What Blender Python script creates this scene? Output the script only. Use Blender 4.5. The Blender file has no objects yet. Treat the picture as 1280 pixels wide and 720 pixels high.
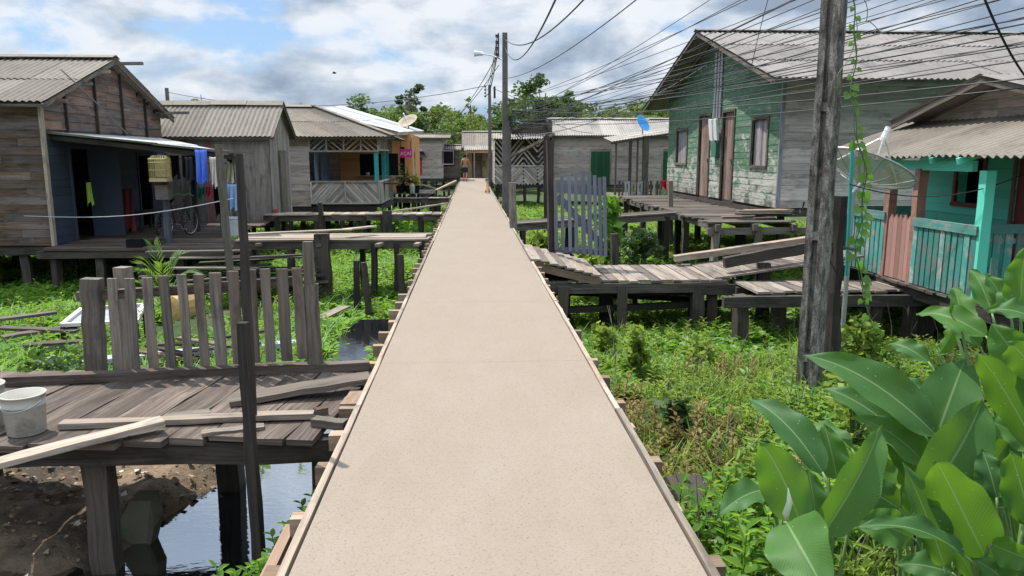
import bpy, math, random
import numpy as np
from mathutils import Vector as V, Matrix
random.seed(7); RS = np.random.RandomState(11)
R = math.radians
sc = bpy.context.scene
col = sc.collection
U = random.uniform

# ---------------------------------------------------------------- camera
EYE = V((0, 0, 1.6)); FPX = 940.0
pit = math.atan(165 / FPX); yaw = math.atan(51 / FPX * math.cos(pit))
FW = V((math.sin(yaw) * math.cos(pit), math.cos(yaw) * math.cos(pit), -math.sin(pit)))
RT = V((math.cos(yaw), -math.sin(yaw), 0)); UP = RT.cross(FW)
cd = bpy.data.cameras.new('camera'); cam = bpy.data.objects.new('camera', cd); col.objects.link(cam)
M3 = Matrix((RT, UP, -FW)).transposed()
cam.matrix_world = Matrix.Translation(EYE) @ M3.to_4x4()
cd.sensor_width = 36; cd.lens = 36 * FPX / 1280; cd.clip_end = 3000; cd.clip_start = 0.05
sc.camera = cam

def P(px, py, Y=None, z=None, X=None):
    """real place seen at a photo pixel, at a known distance, height or side offset"""
    d = FW * FPX + RT * (px - 640) - UP * (py - 360)
    if Y is not None: k = Y / d.y
    elif z is not None: k = (z - 1.6) / d.z
    else: k = X / d.x
    return EYE + d * k

def xs_(px, Y, z=0.6):
    """side offset X of a spot at distance Y and height z that shows at photo column px"""
    k = (px - 640) / FPX; cy, sy, cp, sp = math.cos(yaw), math.sin(yaw), math.cos(pit), math.sin(pit)
    return (Y * sy + k * (Y * cy * cp - (z - 1.6) * sp)) / (cy - k * sy * cp)
def ys_(px, X, z=0.4):
    k = (px - 640) / FPX; cy, sy, cp, sp = math.cos(yaw), math.sin(yaw), math.cos(pit), math.sin(pit)
    return (X * cy - k * (X * sy * cp - (z - 1.6) * sp)) / (sy + k * cy * cp)

# ---------------------------------------------------------------- object helpers
ORG = {}
def tag(o, label=None, cat=None, group=None, kind=None):
    if label: o['label'] = label
    if cat: o['category'] = cat
    if group: o['group'] = group
    if kind: o['kind'] = kind
    return o

def thing(name, loc, label, cat, group=None):
    o = bpy.data.objects.new(name, None); col.objects.link(o)
    o.location = loc; o.empty_display_size = .1
    ORG[o] = V(loc)
    return tag(o, label, cat, group)

def copy_tree(o, parent=None):
    c = o.copy(); col.objects.link(c); c.parent = parent
    for ch in o.children: copy_tree(ch, c)
    return c

class MB:
    def __init__(s): s.v = []; s.f = []; s.uv = []; s.t = []
    def face(s, idx, uvs): s.f.append(idx); s.uv.extend(uvs)
    def add(s, pts, tint):
        n = len(s.v); s.v.extend([tuple(p) for p in pts]); s.t.extend([tint] * len(pts)); return n
    def beam(s, p0, p1, w, h, up=(0, 0, 1), tint=None, seg=None, jit=None, w1=None, h1=None):
        p0 = V(p0); p1 = V(p1); d = p1 - p0; L = d.length
        if L < 1e-5: return s
        d /= L; up = V(up)
        sd = d.cross(up)
        if sd.length < 1e-3: sd = d.cross(V((0, 1, 0)))
        if sd.length < 1e-3: sd = d.cross(V((1, 0, 0)))
        sd.normalize(); u2 = sd.cross(d)
        if tint is None: tint = random.random()
        if seg is None: seg = max(1, min(6, int(L / .35)))
        if jit is None: jit = .035 * min(w, h)
        w1 = w if w1 is None else w1; h1 = h if h1 is None else h1
        uo = U(0, 50); vo = U(0, 50)
        n0 = len(s.v)
        for i in range(seg + 1):
            k = i / seg; c = p0 + d * (L * k)
            a = (w + (w1 - w) * k) / 2; b = (h + (h1 - h) * k) / 2
            c = c + sd * U(-jit, jit) + u2 * U(-jit, jit)
            for sx, sy in ((-1, -1), (1, -1), (1, 1), (-1, 1)):
                s.v.append(tuple(c + sd * (sx * a + U(-jit, jit)) + u2 * (sy * b + U(-jit, jit)))); s.t.append(tint)
        per = [0, w, w + h, 2 * w + h, 2 * (w + h)]
        for i in range(seg):
            a = n0 + 4 * i
            for j in range(4):
                k = (j + 1) % 4
                l0 = uo + L * i / seg; l1 = uo + L * (i + 1) / seg
                s.face((a + j, a + 4 + j, a + 4 + k, a + k),
                       [(l0, vo + per[j]), (l1, vo + per[j]), (l1, vo + per[j + 1]), (l0, vo + per[j + 1])])
        e = n0 + 4 * seg
        s.face((n0, n0 + 1, n0 + 2, n0 + 3), [(uo, vo), (uo + .02, vo), (uo + .02, vo + h), (uo, vo + h)])
        s.face((e + 3, e + 2, e + 1, e), [(uo, vo), (uo + .02, vo), (uo + .02, vo + h), (uo, vo + h)])
        return s
    def box(s, c, sx, sy, sz, tint=None):
        c = V(c); return s.beam(c - V((sx / 2, 0, 0)), c + V((sx / 2, 0, 0)), sy, sz, tint=tint, seg=1, jit=0)
    def prism(s, poly, ex, ud, tint=None):
        """poly: outer corner loop, ex: extrusion vector to the back, ud: grain direction"""
        poly = [V(p) for p in poly]; ex = V(ex); ud = V(ud).normalized(); n = len(poly)
        nn = ex.normalized(); vd = ud.cross(nn)
        if tint is None: tint = random.random()
        uo = U(0, 50); vo = U(0, 50); a = s.add(poly, tint); b = s.add([p + ex for p in poly], tint)
        q = lambda p: (uo + p.dot(ud) - poly[0].dot(ud), vo + p.dot(vd) - poly[0].dot(vd))
        s.face(tuple(range(a, a + n)), [q(p) for p in poly])
        s.face(tuple(range(b + n - 1, b - 1, -1)), [q(p) for p in reversed(poly)])
        for i in range(n):
            j = (i + 1) % n
            s.face((a + i, b + i, b + j, a + j), [q(poly[i]), q(poly[i]), q(poly[j]), q(poly[j])])
        return s
    def tube(s, pts, r, n=6, tint=None, cap=True):
        pts = [V(p) for p in pts]; m = len(pts)
        rr = r if isinstance(r, (list, tuple)) else [r] * m
        if tint is None: tint = random.random()
        n0 = len(s.v); last = None; dist = 0; uo = U(0, 50); us = []
        for i, p in enumerate(pts):
            d = (pts[min(i + 1, m - 1)] - pts[max(i - 1, 0)]).normalized()
            if last is None:
                a = d.cross(V((0, 0, 1)))
                if a.length < .05: a = d.cross(V((1, 0, 0)))
            else: a = last - d * last.dot(d)
            a.normalize(); last = a; b = d.cross(a)
            if i: dist += (pts[i] - pts[i - 1]).length
            us.append(uo + dist)
            for k in range(n):
                t = 2 * math.pi * k / n
                s.v.append(tuple(p + (a * math.cos(t) + b * math.sin(t)) * rr[i])); s.t.append(tint)
        for i in range(m - 1):
            for k in range(n):
                k2 = (k + 1) % n; c = 2 * math.pi * rr[0] / n
                s.face((n0 + i * n + k, n0 + i * n + k2, n0 + (i + 1) * n + k2, n0 + (i + 1) * n + k),
                       [(us[i], k * c), (us[i], (k + 1) * c), (us[i + 1], (k + 1) * c), (us[i + 1], k * c)])
        if cap:
            s.face(tuple(range(n0 + n - 1, n0 - 1, -1)), [(uo, 0)] * n)
            s.face(tuple(range(n0 + (m - 1) * n, n0 + m * n)), [(uo, 0)] * n)
        return s
    def lathe(s, c, prof, n=20, tint=.5, axis=None):
        """prof: (radius, height) list round a vertical axis"""
        c = V(c); n0 = len(s.v)
        rot = axis.to_track_quat('Z', 'Y').to_matrix() if axis is not None else Matrix.Identity(3)
        for r, z in prof:
            for k in range(n):
                t = 2 * math.pi * k / n
                s.v.append(tuple(c + rot @ V((r * math.cos(t), r * math.sin(t), z)))); s.t.append(tint)
        for i in range(len(prof) - 1):
            for k in range(n):
                k2 = (k + 1) % n
                s.face((n0 + i * n + k, n0 + i * n + k2, n0 + (i + 1) * n + k2, n0 + (i + 1) * n + k),
                       [(k / n, i), ((k + 1) / n, i), ((k + 1) / n, i + 1), (k / n, i + 1)])
        return s
    def build(s, name, mat, parent=None, smooth=False):
        me = bpy.data.meshes.new(name)
        o0 = V((0, 0, 0)); root = parent
        while root is not None and root not in ORG: root = root.parent
        if root is not None: o0 = ORG[root]
        elif s.v:
            a = np.array(s.v); o0 = V((float(a[:, 0].mean()), float(a[:, 1].mean()), float(a[:, 2].min())))
        me.from_pydata([(x - o0.x, y - o0.y, z - o0.z) for x, y, z in s.v], [], s.f)
        ul = me.uv_layers.new(name='UVMap')
        ul.data.foreach_set('uv', [c for p in s.uv for c in p])
        at = me.attributes.new('tint', 'FLOAT', 'POINT'); at.data.foreach_set('value', s.t)
        if smooth: me.polygons.foreach_set('use_smooth', [True] * len(me.polygons))
        me.materials.append(mat); me.update()
        o = bpy.data.objects.new(name, me); col.objects.link(o)
        if parent is None: o.location = o0; ORG[o] = V(o0)
        else:
            o.parent = parent
            if parent in ORG and parent.type == 'MESH' and root is parent: pass
        return o

def npmesh(name, verts, faces, tint, mat, loc=(0, 0, 0), parent=None, uv=None):
    me = bpy.data.meshes.new(name)
    nv = len(verts); nf, k = faces.shape
    me.vertices.add(nv); me.vertices.foreach_set('co', np.ascontiguousarray(verts, dtype=np.float32).ravel())
    me.loops.add(nf * k); me.loops.foreach_set('vertex_index', faces.astype(np.int32).ravel())
    me.polygons.add(nf); me.polygons.foreach_set('loop_start', np.arange(0, nf * k, k, dtype=np.int32))
    at = me.attributes.new('tint', 'FLOAT', 'POINT'); at.data.foreach_set('value', tint.astype(np.float32))
    if uv is not None:
        ul = me.uv_layers.new(name='UVMap'); ul.data.foreach_set('uv', uv.astype(np.float32).ravel())
    me.update(calc_edges=True); me.materials.append(mat)
    o = bpy.data.objects.new(name, me); col.objects.link(o); o.location = loc; o.parent = parent
    return o

# ---------------------------------------------------------------- materials
class NT:
    def __init__(s, name):
        s.m = bpy.data.materials.new(name); s.m.use_nodes = True; s.t = s.m.node_tree
        s.b = s.t.nodes['Principled BSDF']; s.out = s.t.nodes['Material Output']
    def n(s, typ, **kw):
        nd = s.t.nodes.new(typ)
        for k, v in kw.items():
            if k.startswith('_'): nd.inputs[int(k[1:])].default_value = v
            elif k in nd.inputs.keys() and not hasattr(nd, k): nd.inputs[k].default_value = v
            else: setattr(nd, k, v)
        return nd
    def l(s, a, b): s.t.links.new(a, b)
    def noise(s, vec, scale, detail=4, rough=.6, dist=0):
        nd = s.n('ShaderNodeTexNoise'); nd.inputs['Scale'].default_value = scale; nd.inputs['Detail'].default_value = detail
        nd.inputs['Roughness'].default_value = rough; nd.inputs['Distortion'].default_value = dist
        if vec is not None: s.l(vec, nd.inputs['Vector'])
        return nd.outputs['Fac']
    def ramp(s, fac, stops):
        nd = s.n('ShaderNodeValToRGB'); e = nd.color_ramp.elements
        while len(e) > 1: e.remove(e[-1])
        e[0].position = stops[0][0]; e[0].color = c4(stops[0][1])
        for p, c in stops[1:]:
            q = e.new(p); q.color = c4(c)
        s.l(fac, nd.inputs[0]); return nd.outputs[0]
    def map(s, vec, scale=(1, 1, 1), loc=(0, 0, 0)):
        nd = s.n('ShaderNodeMapping'); nd.inputs['Scale'].default_value = scale; nd.inputs['Location'].default_value = loc
        s.l(vec, nd.inputs['Vector']); return nd.outputs[0]
    def mix(s, fac, a, b, mode='MIX'):
        nd = s.n('ShaderNodeMix', data_type='RGBA', blend_type=mode)
        for sock, val in ((nd.inputs[0], fac), (nd.inputs[6], a), (nd.inputs[7], b)):
            if hasattr(val, 'is_linked'): s.l(val, sock)
            elif isinstance(val, (int, float)): sock.default_value = val
            else: sock.default_value = c4(val)
        return nd.outputs[2]
    def math(s, op, a, b=0.0, clamp=False):
        nd = s.n('ShaderNodeMath', operation=op, use_clamp=clamp)
        for sock, val in ((nd.inputs[0], a), (nd.inputs[1], b)):
            if hasattr(val, 'is_linked'): s.l(val, sock)
            else: sock.default_value = val
        return nd.outputs[0]
    def tc(s, which): return s.n('ShaderNodeTexCoord').outputs[which]
    def tint(s):
        nd = s.n('ShaderNodeAttribute', attribute_name='tint'); return nd.outputs['Fac']
    def bump(s, h, strength=.3, dist=.01):
        nd = s.n('ShaderNodeBump'); nd.inputs['Strength'].default_value = strength; nd.inputs['Distance'].default_value = dist
        s.l(h, nd.inputs['Height']); s.l(nd.outputs[0], s.b.inputs['Normal'])
    def fin(s, color=None, rough=.8, spec=.3, metal=0):
        if color is not None:
            if hasattr(color, 'is_linked'): s.l(color, s.b.inputs['Base Color'])
            else: s.b.inputs['Base Color'].default_value = c4(color)
        s.b.inputs['Roughness'].default_value = rough; s.b.inputs['Specular IOR Level'].default_value = spec
        s.b.inputs['Metallic'].default_value = metal
        return s.m
def c4(c):
    if isinstance(c, (int, float)): return (c, c, c, 1)
    return (c[0], c[1], c[2], 1)

def wood_core(k, dark, light, alt, grain=1.0):
    uv = k.tc('UV'); t = k.tint()
    g = k.noise(k.map(uv, (1.6 * grain, 42 * grain, 1)), 1, 6, .65, .3)
    g2 = k.noise(k.map(uv, (.5, 5, 1), (3, 7, 0)), 1.0, 3, .5)
    c = k.ramp(g, [(.3, dark), (.68, light)])
    c = k.mix(k.math('MULTIPLY', k.ramp(g2, [(.42, 0.), (.66, 1.)]), .75), c, alt)
    tv = k.ramp(t, [(0, .58), (.5, .97), (1, 1.4)])
    c = k.mix(1.0, c, tv, 'MULTIPLY')
    bl = k.noise(k.map(uv, (.8, 2.5, 1), (11, 2, 0)), 2.2, 5, .7)
    c = k.mix(k.ramp(bl, [(.5, 0.), (.72, .8)]), c, tuple(x * .38 for x in dark))
    return c, g
def wood(name, dark, light, alt=None, rough=.85, grain=1.0, bump=.5):
    k = NT(name); alt = alt or tuple((a + b) / 2 * f for a, b, f in zip(dark, light, (1.12, .95, .8)))
    c, g = wood_core(k, dark, light, alt, grain); k.bump(g, bump, .006)
    return k.fin(c, rough, .25)
def paint(name, cols, dark, light, cover=.45, soft=.1, scale=3.0, rough=.65):
    """old paint over boards: cols = two paint tones, worn away in patches"""
    k = NT(name); c, g = wood_core(k, dark, light, tuple(x * 1.1 for x in light))
    uv = k.tc('UV'); ob = k.tc('Object')
    n = k.noise(ob, scale, 6, .7, .4); n2 = k.noise(k.map(uv, (2.2, 28, 1)), 1, 4, .6)
    f = k.math('ADD', k.math('MULTIPLY', n, .7), k.math('MULTIPLY', n2, .3))
    pc = k.mix(k.noise(ob, 1.7, 4, .6), cols[0], cols[1])
    pc = k.mix(1.0, pc, k.ramp(k.tint(), [(0, .72), (1, 1.2)]), 'MULTIPLY')
    c = k.mix(k.ramp(f, [(cover, 1.), (cover + soft, 0.)]), c, pc)
    k.bump(g, .35, .005)
    return k.fin(c, rough, .3)
def plain(name, c, rough=.6, spec=.4, metal=0, var=.25, scale=6, dirt=None):
    k = NT(name); n = k.noise(k.tc('Object'), scale, 5, .65)
    cc = k.mix(n, tuple(x * (1 - var) for x in c), tuple(min(1, x * (1 + var)) for x in c))
    if dirt: cc = k.mix(k.ramp(k.noise(k.tc('Object'), scale * .6, 6, .7), [(.48, 0.), (.7, .85)]), cc, dirt)
    return k.fin(cc, rough, spec, metal)

M = {}
M['wgrey'] = wood('weathered_grey_wood', (.07, .06, .05), (.25, .22, .185))
M['wpale'] = wood('pale_weathered_wood', (.15, .125, .098), (.38, .32, .26))
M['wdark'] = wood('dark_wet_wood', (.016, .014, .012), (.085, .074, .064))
M['wmid'] = wood('mid_weathered_wood', (.04, .034, .029), (.165, .145, .125))
M['wdeck'] = wood('old_deck_wood', (.04, .03, .024), (.225, .175, .138), (.07, .05, .038))
M['wbrown'] = wood('brown_wood', (.05, .032, .022), (.21, .13, .085), (.16, .15, .15))
M['wnew'] = wood('fresh_sawn_wood', (.2, .14, .1), (.36, .265, .19), bump=.25)
M['wbridge'] = wood('sun_bleached_wood', (.1, .085, .072), (.31, .265, .225))
M['wshingle'] = wood('gable_board_wood', (.05, .04, .036), (.2, .165, .145), (.25, .13, .075))
M['wblue'] = wood('blue_grey_board', (.075, .082, .1), (.2, .22, .26))
M['wwhite'] = wood('grey_white_board', (.2, .195, .2), (.43, .42, .425), (.32, .31, .31))
M['wfar'] = wood('far_grey_board', (.22, .195, .18), (.52, .47, .43))
k = NT('red_stained_board'); c, g = wood_core(k, (.13, .112, .098), (.4, .355, .31), (.34, .29, .245))
c = k.mix(k.ramp(k.tint(), [(.8, 0.), (.82, .75)]), c, (.3, .07, .07)); k.bump(g, .4, .006); M['wred'] = k.fin(c, .85, .2)
M['wgate'] = paint('grey_blue_paint', [(.135, .15, .185), (.2, .215, .25)], (.12, .1, .1), (.3, .28, .28), .54, .12)
M['wporch'] = paint('dark_blue_paint', [(.055, .068, .1), (.04, .05, .075)], (.04, .04, .045), (.1, .1, .11), .62, .1)
M['teal'] = paint('turquoise_paint', [(.08, .5, .36), (.13, .6, .45)], (.12, .1, .09), (.3, .28, .26), .57, .1)
M['tealfence'] = paint('worn_turquoise_paint', [(.03, .22, .18), (.09, .3, .265)], (.1, .1, .095), (.33, .33, .31), .47, .12, 5)
M['tealpost'] = plain('turquoise_post_paint', (.03, .3, .27), .5)
M['pinkgate'] = paint('worn_pink_paint', [(.3, .16, .13), (.38, .215, .175)], (.12, .09, .08), (.32, .26, .23), .56, .12)
M['pinkpost'] = plain('pink_post_paint', (.3, .15, .11), .7, dirt=(.12, .08, .07))
M['orange'] = paint('orange_paint', [(.55, .25, .08), (.6, .3, .12)], (.2, .12, .07), (.4, .25, .15), .7, .1)
M['bluewall'] = plain('pale_blue_paint', (.2, .26, .38), .7, dirt=(.1, .12, .18))
M['doorgreen'] = paint('green_door_paint', [(.012, .075, .03), (.02, .1, .045)], (.04, .05, .04), (.1, .12, .1), .75, .1)
M['doorbrown'] = wood('brown_door_wood', (.085, .05, .038), (.27, .185, .15), (.3, .22, .19))
M['doorred'] = plain('dark_red_door', (.2, .03, .025), .5)
M['shutter'] = wood('grey_shutter_wood', (.14, .13, .14), (.36, .34, .35))
M['black'] = plain('dark_interior', (.012, .012, .013), .9, .1)
M['tan'] = plain('tan_plaster', (.3, .23, .13), .85, .2, dirt=(.2, .15, .09))

# green house front: green paint high up, chalky white and pink remains below
k = NT('peeling_green_paint'); c, g = wood_core(k, (.1, .1, .095), (.35, .34, .32), (.27, .24, .2))
ob = k.tc('Object'); sz = k.n('ShaderNodeSeparateXYZ'); k.l(ob, sz.inputs[0])
n = k.noise(k.map(ob, (1, 1, 2.6)), 1.7, 7, .72, .5); n2 = k.noise(k.map(k.tc('UV'), (2.5, 24, 1)), 1, 4)
hh = k.math('ADD', k.math('MULTIPLY', k.math('ADD', sz.outputs[2], -2.3), .42), k.math('MULTIPLY', k.math('ADD', n, -.5), 3.4))
gf = k.ramp(hh, [(.0, .0), (.16, .9)])
white = k.mix(k.noise(ob, 1.3, 4, .6), (.4, .44, .38), (.4, .35, .3))
pc = k.mix(gf, white, k.mix(n2, (.016, .11, .045), (.045, .2, .085)))
wear = k.math('ADD', k.math('MULTIPLY', k.noise(k.map(ob, (1, 1, 4)), 3.5, 7, .75, .4), .65), k.math('MULTIPLY', n2, .35))
c = k.mix(k.ramp(wear, [(.49, 1.), (.57, .05)]), c, pc)
moss = k.math('ADD', k.math('MULTIPLY', sz.outputs[2], -.55), k.math('MULTIPLY', k.noise(ob, 2.2, 6, .7), 2.2))
c = k.mix(k.ramp(moss, [(-.05, 0.), (.35, .85)]), c, (.04, .045, .035))
c = k.mix(1.0, c, k.ramp(k.tint(), [(0, .7), (1, 1.18)]), 'MULTIPLY'); k.bump(g, .4, .006)
M['greenwall'] = k.fin(c, .75, .25)
# side wall of the green house: whitish grey, black rot near the floor
k = NT('whitewashed_boards'); c, g = wood_core(k, (.32, .265, .24), (.62, .53, .485), (.43, .36, .325))
ob = k.tc('Object'); sz = k.n('ShaderNodeSeparateXYZ'); k.l(ob, sz.inputs[0])
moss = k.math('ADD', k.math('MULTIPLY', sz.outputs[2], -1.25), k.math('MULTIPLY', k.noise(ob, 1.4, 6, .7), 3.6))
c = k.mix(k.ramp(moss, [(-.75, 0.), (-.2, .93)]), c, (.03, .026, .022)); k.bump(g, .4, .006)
M['sidewall'] = k.fin(c, .8, .2)

def roofmat(name, a, b, stain, dirt=.5):
    k = NT(name); uv = k.tc('UV')
    n = k.noise(k.map(uv, (3, .5, 1)), 1.5, 6, .7); n2 = k.noise(k.tc('Object'), 3, 6, .75)
    c = k.mix(n, a, b); c = k.mix(1.0, c, k.ramp(k.tint(), [(0, .8), (1, 1.15)]), 'MULTIPLY')
    c = k.mix(k.ramp(n2, [(.5, 0.), (.75, dirt)]), c, stain)
    n4 = k.noise(k.map(uv, (1.6, .35, 1), (5, 3, 0)), .9, 6, .75)
    c = k.mix(k.ramp(n4, [(.52, 0.), (.7, dirt * .9)]), c, tuple(x * .8 for x in stain))
    k.bump(k.noise(k.tc('Object'), 60, 3), .15, .004)
    return k.fin(c, .85, .2)
M['fibro'] = roofmat('fibre_cement_roof', (.175, .15, .118), (.255, .226, .185), (.07, .056, .042))
M['fibrogrey'] = roofmat('grey_fibre_cement_roof', (.165, .152, .138), (.235, .218, .2), (.085, .072, .06), .7)
M['fibropale'] = roofmat('pale_fibre_cement_roof', (.26, .24, .21), (.35, .325, .29), (.14, .12, .1), .6)
M['tin'] = roofmat('bright_tin_roof', (.42, .42, .41), (.56, .56, .55), (.25, .235, .22), .6)
M['rust'] = plain('rusty_ridge', (.17, .11, .075), .9, .2)

# walkway: sandy concrete
k = NT('sandy_concrete'); ob = k.tc('Object')
n1 = k.noise(ob, 1.1, 6, .6); n2 = k.noise(ob, 90, 4, .7); n3 = k.noise(k.map(ob, (1, .35, 1)), 5, 6, .7)
c = k.mix(n1, (.236, .189, .145), (.28, .229, .179))
c = k.mix(k.ramp(n3, [(.46, 0.), (.7, .4)]), c, (.29, .245, .2))
c = k.mix(k.ramp(n2, [(.34, .6), (.47, 0.)]), c, (.15, .115, .088))
vo = k.n('ShaderNodeTexVoronoi'); vo.inputs['Scale'].default_value = 17; k.l(ob, vo.inputs['Vector'])
c = k.mix(k.ramp(vo.outputs['Distance'], [(.05, .85), (.085, 0.)]), c, (.13, .09, .065))
st = k.noise(k.map(ob, (1.3, .5, 1)), 1.6, 7, .75, 1.2)
c = k.mix(k.ramp(st, [(.58, 0.), (.8, .3)]), c, (.24, .195, .155))
sxw = k.n('ShaderNodeSeparateXYZ'); k.l(ob, sxw.inputs[0])
ed = k.math('ADD', k.math('ABSOLUTE', sxw.outputs[0]), k.math('MULTIPLY', k.noise(k.map(ob, (3, 1, 1)), 2.2, 6, .75), .5))
c = k.mix(k.ramp(ed, [(1.0, 0.), (1.2, .4)]), c, (.32, .28, .232)); wv_ = k.n('ShaderNodeTexVoronoi', feature='DISTANCE_TO_EDGE'); wv_.inputs['Scale'].default_value = .55
dn = k.n('ShaderNodeTexNoise'); dn.inputs['Scale'].default_value = 3; dn.inputs['Detail'].default_value = 6; k.l(ob, dn.inputs['Vector'])
av_ = k.n('ShaderNodeVectorMath', operation='ADD'); k.l(ob, av_.inputs[0]); k.l(dn.outputs['Color'], av_.inputs[1]); k.l(av_.outputs[0], wv_.inputs['Vector'])
c = k.mix(k.ramp(wv_.outputs['Distance'], [(.001, .12), (.003, 0.)]), c, (.13, .1, .075))
bs = k.noise(ob, 3.3, 5, .7, .8); c = k.mix(k.ramp(bs, [(.62, 0.), (.72, .35)]), c, (.2, .155, .115))
k.bump(k.math('ADD', n2, k.math('MULTIPLY', k.noise(ob, 220, 2), .7)), .55, .004); M['walk'] = k.fin(c, .9, .15)
# dark concrete pole
k = NT('lichen_concrete'); ob = k.tc('Object')
n = k.noise(k.map(ob, (1, 1, .35)), 9, 8, .8, .4); n2 = k.noise(ob, 70, 4, .7)
c = k.ramp(n, [(.36, (.04, .037, .034)), (.46, (.12, .107, .094)), (.58, (.33, .305, .27))])
c = k.mix(k.ramp(n2, [(.4, .6), (.55, 0.)]), c, (.05, .046, .04))
k.bump(n2, .6, .008); M['pole'] = k.fin(c, .95, .1)
k = NT('grey_concrete'); ob = k.tc('Object'); n = k.noise(k.map(ob, (1, 1, .4)), 4, 6, .7)
M['polefar'] = k.fin(k.ramp(n, [(.3, (.08, .07, .062)), (.7, (.2, .18, .165))]), .9, .1)

# ground and mud
k = NT('swamp_ground'); ob = k.tc('Object'); sx = k.n('ShaderNodeSeparateXYZ'); k.l(ob, sx.inputs[0])
n1 = k.noise(ob, .9, 7, .7, .5); n2 = k.noise(ob, 14, 6, .75)
mud = k.mix(n2, (.1, .07, .045), (.46, .33, .215)); mud = k.mix(k.ramp(n1, [(.4, 0.), (.62, .85)]), mud, (.04, .032, .025))
grn = k.mix(n2, (.025, .05, .012), (.06, .1, .025))
dst = k.math('ADD', sx.outputs[1], k.math('MULTIPLY', n1, 3.0))
lf = k.math('MULTIPLY', k.ramp(dst, [(.0, 0.), (1., 1.)]), 1.0)
mr = k.n('ShaderNodeMapRange'); k.l(dst, mr.inputs[0]); mr.inputs[1].default_value = 8.2; mr.inputs[2].default_value = 9.6
rt = k.n('ShaderNodeMapRange'); k.l(sx.outputs[0], rt.inputs[0]); rt.inputs[1].default_value = .2; rt.inputs[2].default_value = .8
f = k.math('MAXIMUM', mr.outputs[0], rt.outputs[0])
f = k.math('MULTIPLY', f, k.ramp(k.noise(ob, .7, 5, .6), [(.3, .55), (.45, 1.)]))
c = k.mix(f, mud, grn); k.bump(n2, .9, .06); M['ground'] = k.fin(c, .85, .25)
k = NT('dark_still_water'); n = k.noise(k.map(k.tc('Object'), (1, 2.2, 1)), 9, 3, .5)
k.bump(n, .06, .02); M['water'] = k.fin((.008, .009, .011), .03, 1.0); k.b.inputs['IOR'].default_value = 2.7

def leafmat(name, lo, hi, trans, rough=.5, spec=.35, tw=.35, vein=False):
    k = NT(name); t = k.tint(); ob = k.tc('Object')
    c = k.mix(t, lo, hi)
    tr = k.mix(t, tuple(x * .75 for x in trans), trans)
    if vein:
        uv = k.tc('UV'); s2 = k.n('ShaderNodeSeparateXYZ'); k.l(uv, s2.inputs[0])
        av = k.math('ABSOLUTE', s2.outputs[1]); ph = k.math('SUBTRACT', k.math('MULTIPLY', s2.outputs[0], 34.0), k.math('MULTIPLY', k.math('POWER', av, .8), 8.0))
        w = k.math('SINE', k.math('MULTIPLY', ph, 6.2832)); ws = k.math('MULTIPLY', k.math('ADD', w, 1.0), .5)
        c = k.mix(k.math('MULTIPLY', ws, .38), c, tuple(x * .5 for x in lo))
        sp = k.noise(k.map(uv, (5, 2.5, 1)), 1.0, 5, .7); c = k.mix(k.math('MULTIPLY', sp, .45), c, tuple(min(1, x * 1.5) for x in hi))
        mid = k.ramp(av, [(.018, .85), (.05, 0.)]); c = k.mix(mid, c, (.2, .3, .13))
        tr = k.mix(k.math('MULTIPLY', ws, .3), tr, tuple(x * .55 for x in trans)); tr = k.mix(mid, tr, (.2, .3, .1))
        ed = k.math('ADD', av, k.math('MULTIPLY', k.noise(ob, 14, 5, .7), .5)); c = k.mix(k.ramp(ed, [(1.16, 0.), (1.24, .8)]), c, (.2, .15, .06)); tr = k.mix(k.ramp(ed, [(1.16, 0.), (1.24, .8)]), tr, (.15, .1, .03))
        gl = k.n('ShaderNodeTexVoronoi'); gl.inputs['Scale'].default_value = 22; k.l(ob, gl.inputs['Vector'])
        c = k.mix(k.ramp(gl.outputs['Distance'], [(.06, .7), (.09, 0.)]), c, (.3, .34, .2))
        k.bump(ws, .1, .002)
    k.fin(c, rough, spec)
    ts = k.n('ShaderNodeBsdfTranslucent'); k.l(tr, ts.inputs[0])
    mx = k.n('ShaderNodeMixShader'); mx.inputs[0].default_value = tw
    k.l(k.b.outputs[0], mx.inputs[1]); k.l(ts.outputs[0], mx.inputs[2]); k.l(mx.outputs[0], k.out.inputs[0])
    return k.m
M['lfbroad'] = leafmat('broad_leaf', (.026, .08, .032), (.07, .165, .03), (.2, .42, .025), .52, .22, .32, True)
M['lfweed'] = leafmat('weed_leaf', (.06, .13, .016), (.23, .31, .05), (.42, .56, .07), .55, .3, .4)
M['lfcover'] = leafmat('ground_cover_leaf', (.055, .15, .018), (.16, .3, .04), (.34, .6, .05), .5, .35, .4)
M['lfdry'] = leafmat('dry_weed_leaf', (.16, .11, .045), (.42, .33, .15), (.36, .27, .1), .8, .1, .3)
M['lfdark'] = leafmat('dark_shrub_leaf', (.02, .05, .014), (.06, .11, .03), (.12, .22, .03), .5, .35, .3)
M['lftree'] = leafmat('forest_leaf', (.03, .068, .016), (.09, .15, .035), (.16, .26, .04), .55, .25, .3)
M['lftree2'] = leafmat('light_forest_leaf', (.06, .11, .022), (.16, .225, .05), (.26, .36, .06), .55, .25, .3)
M['lftree3'] = leafmat('dark_forest_leaf', (.02, .045, .016), (.058, .1, .034), (.1, .17, .04), .55, .25, .3)
M['lfvine'] = leafmat('vine_leaf', (.05, .14, .02), (.12, .24, .04), (.25, .5, .04), .45, .4, .42)
M['lfpalm'] = leafmat('palm_leaf', (.06, .12, .02), (.12, .2, .04), (.25, .4, .05), .5, .3, .35)
M['bark'] = wood('tree_bark', (.06, .05, .042), (.2, .18, .155))
M['stem'] = plain('green_stem', (.08, .14, .04), .6)
M['wire'] = plain('black_cable', (.02, .02, .022), .6)
M['metal'] = plain('grey_metal', (.4, .4, .41), .45, .5, .6)
M['darkmetal'] = plain('dark_metal', (.03, .03, .035), .5, .5, .3)
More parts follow.
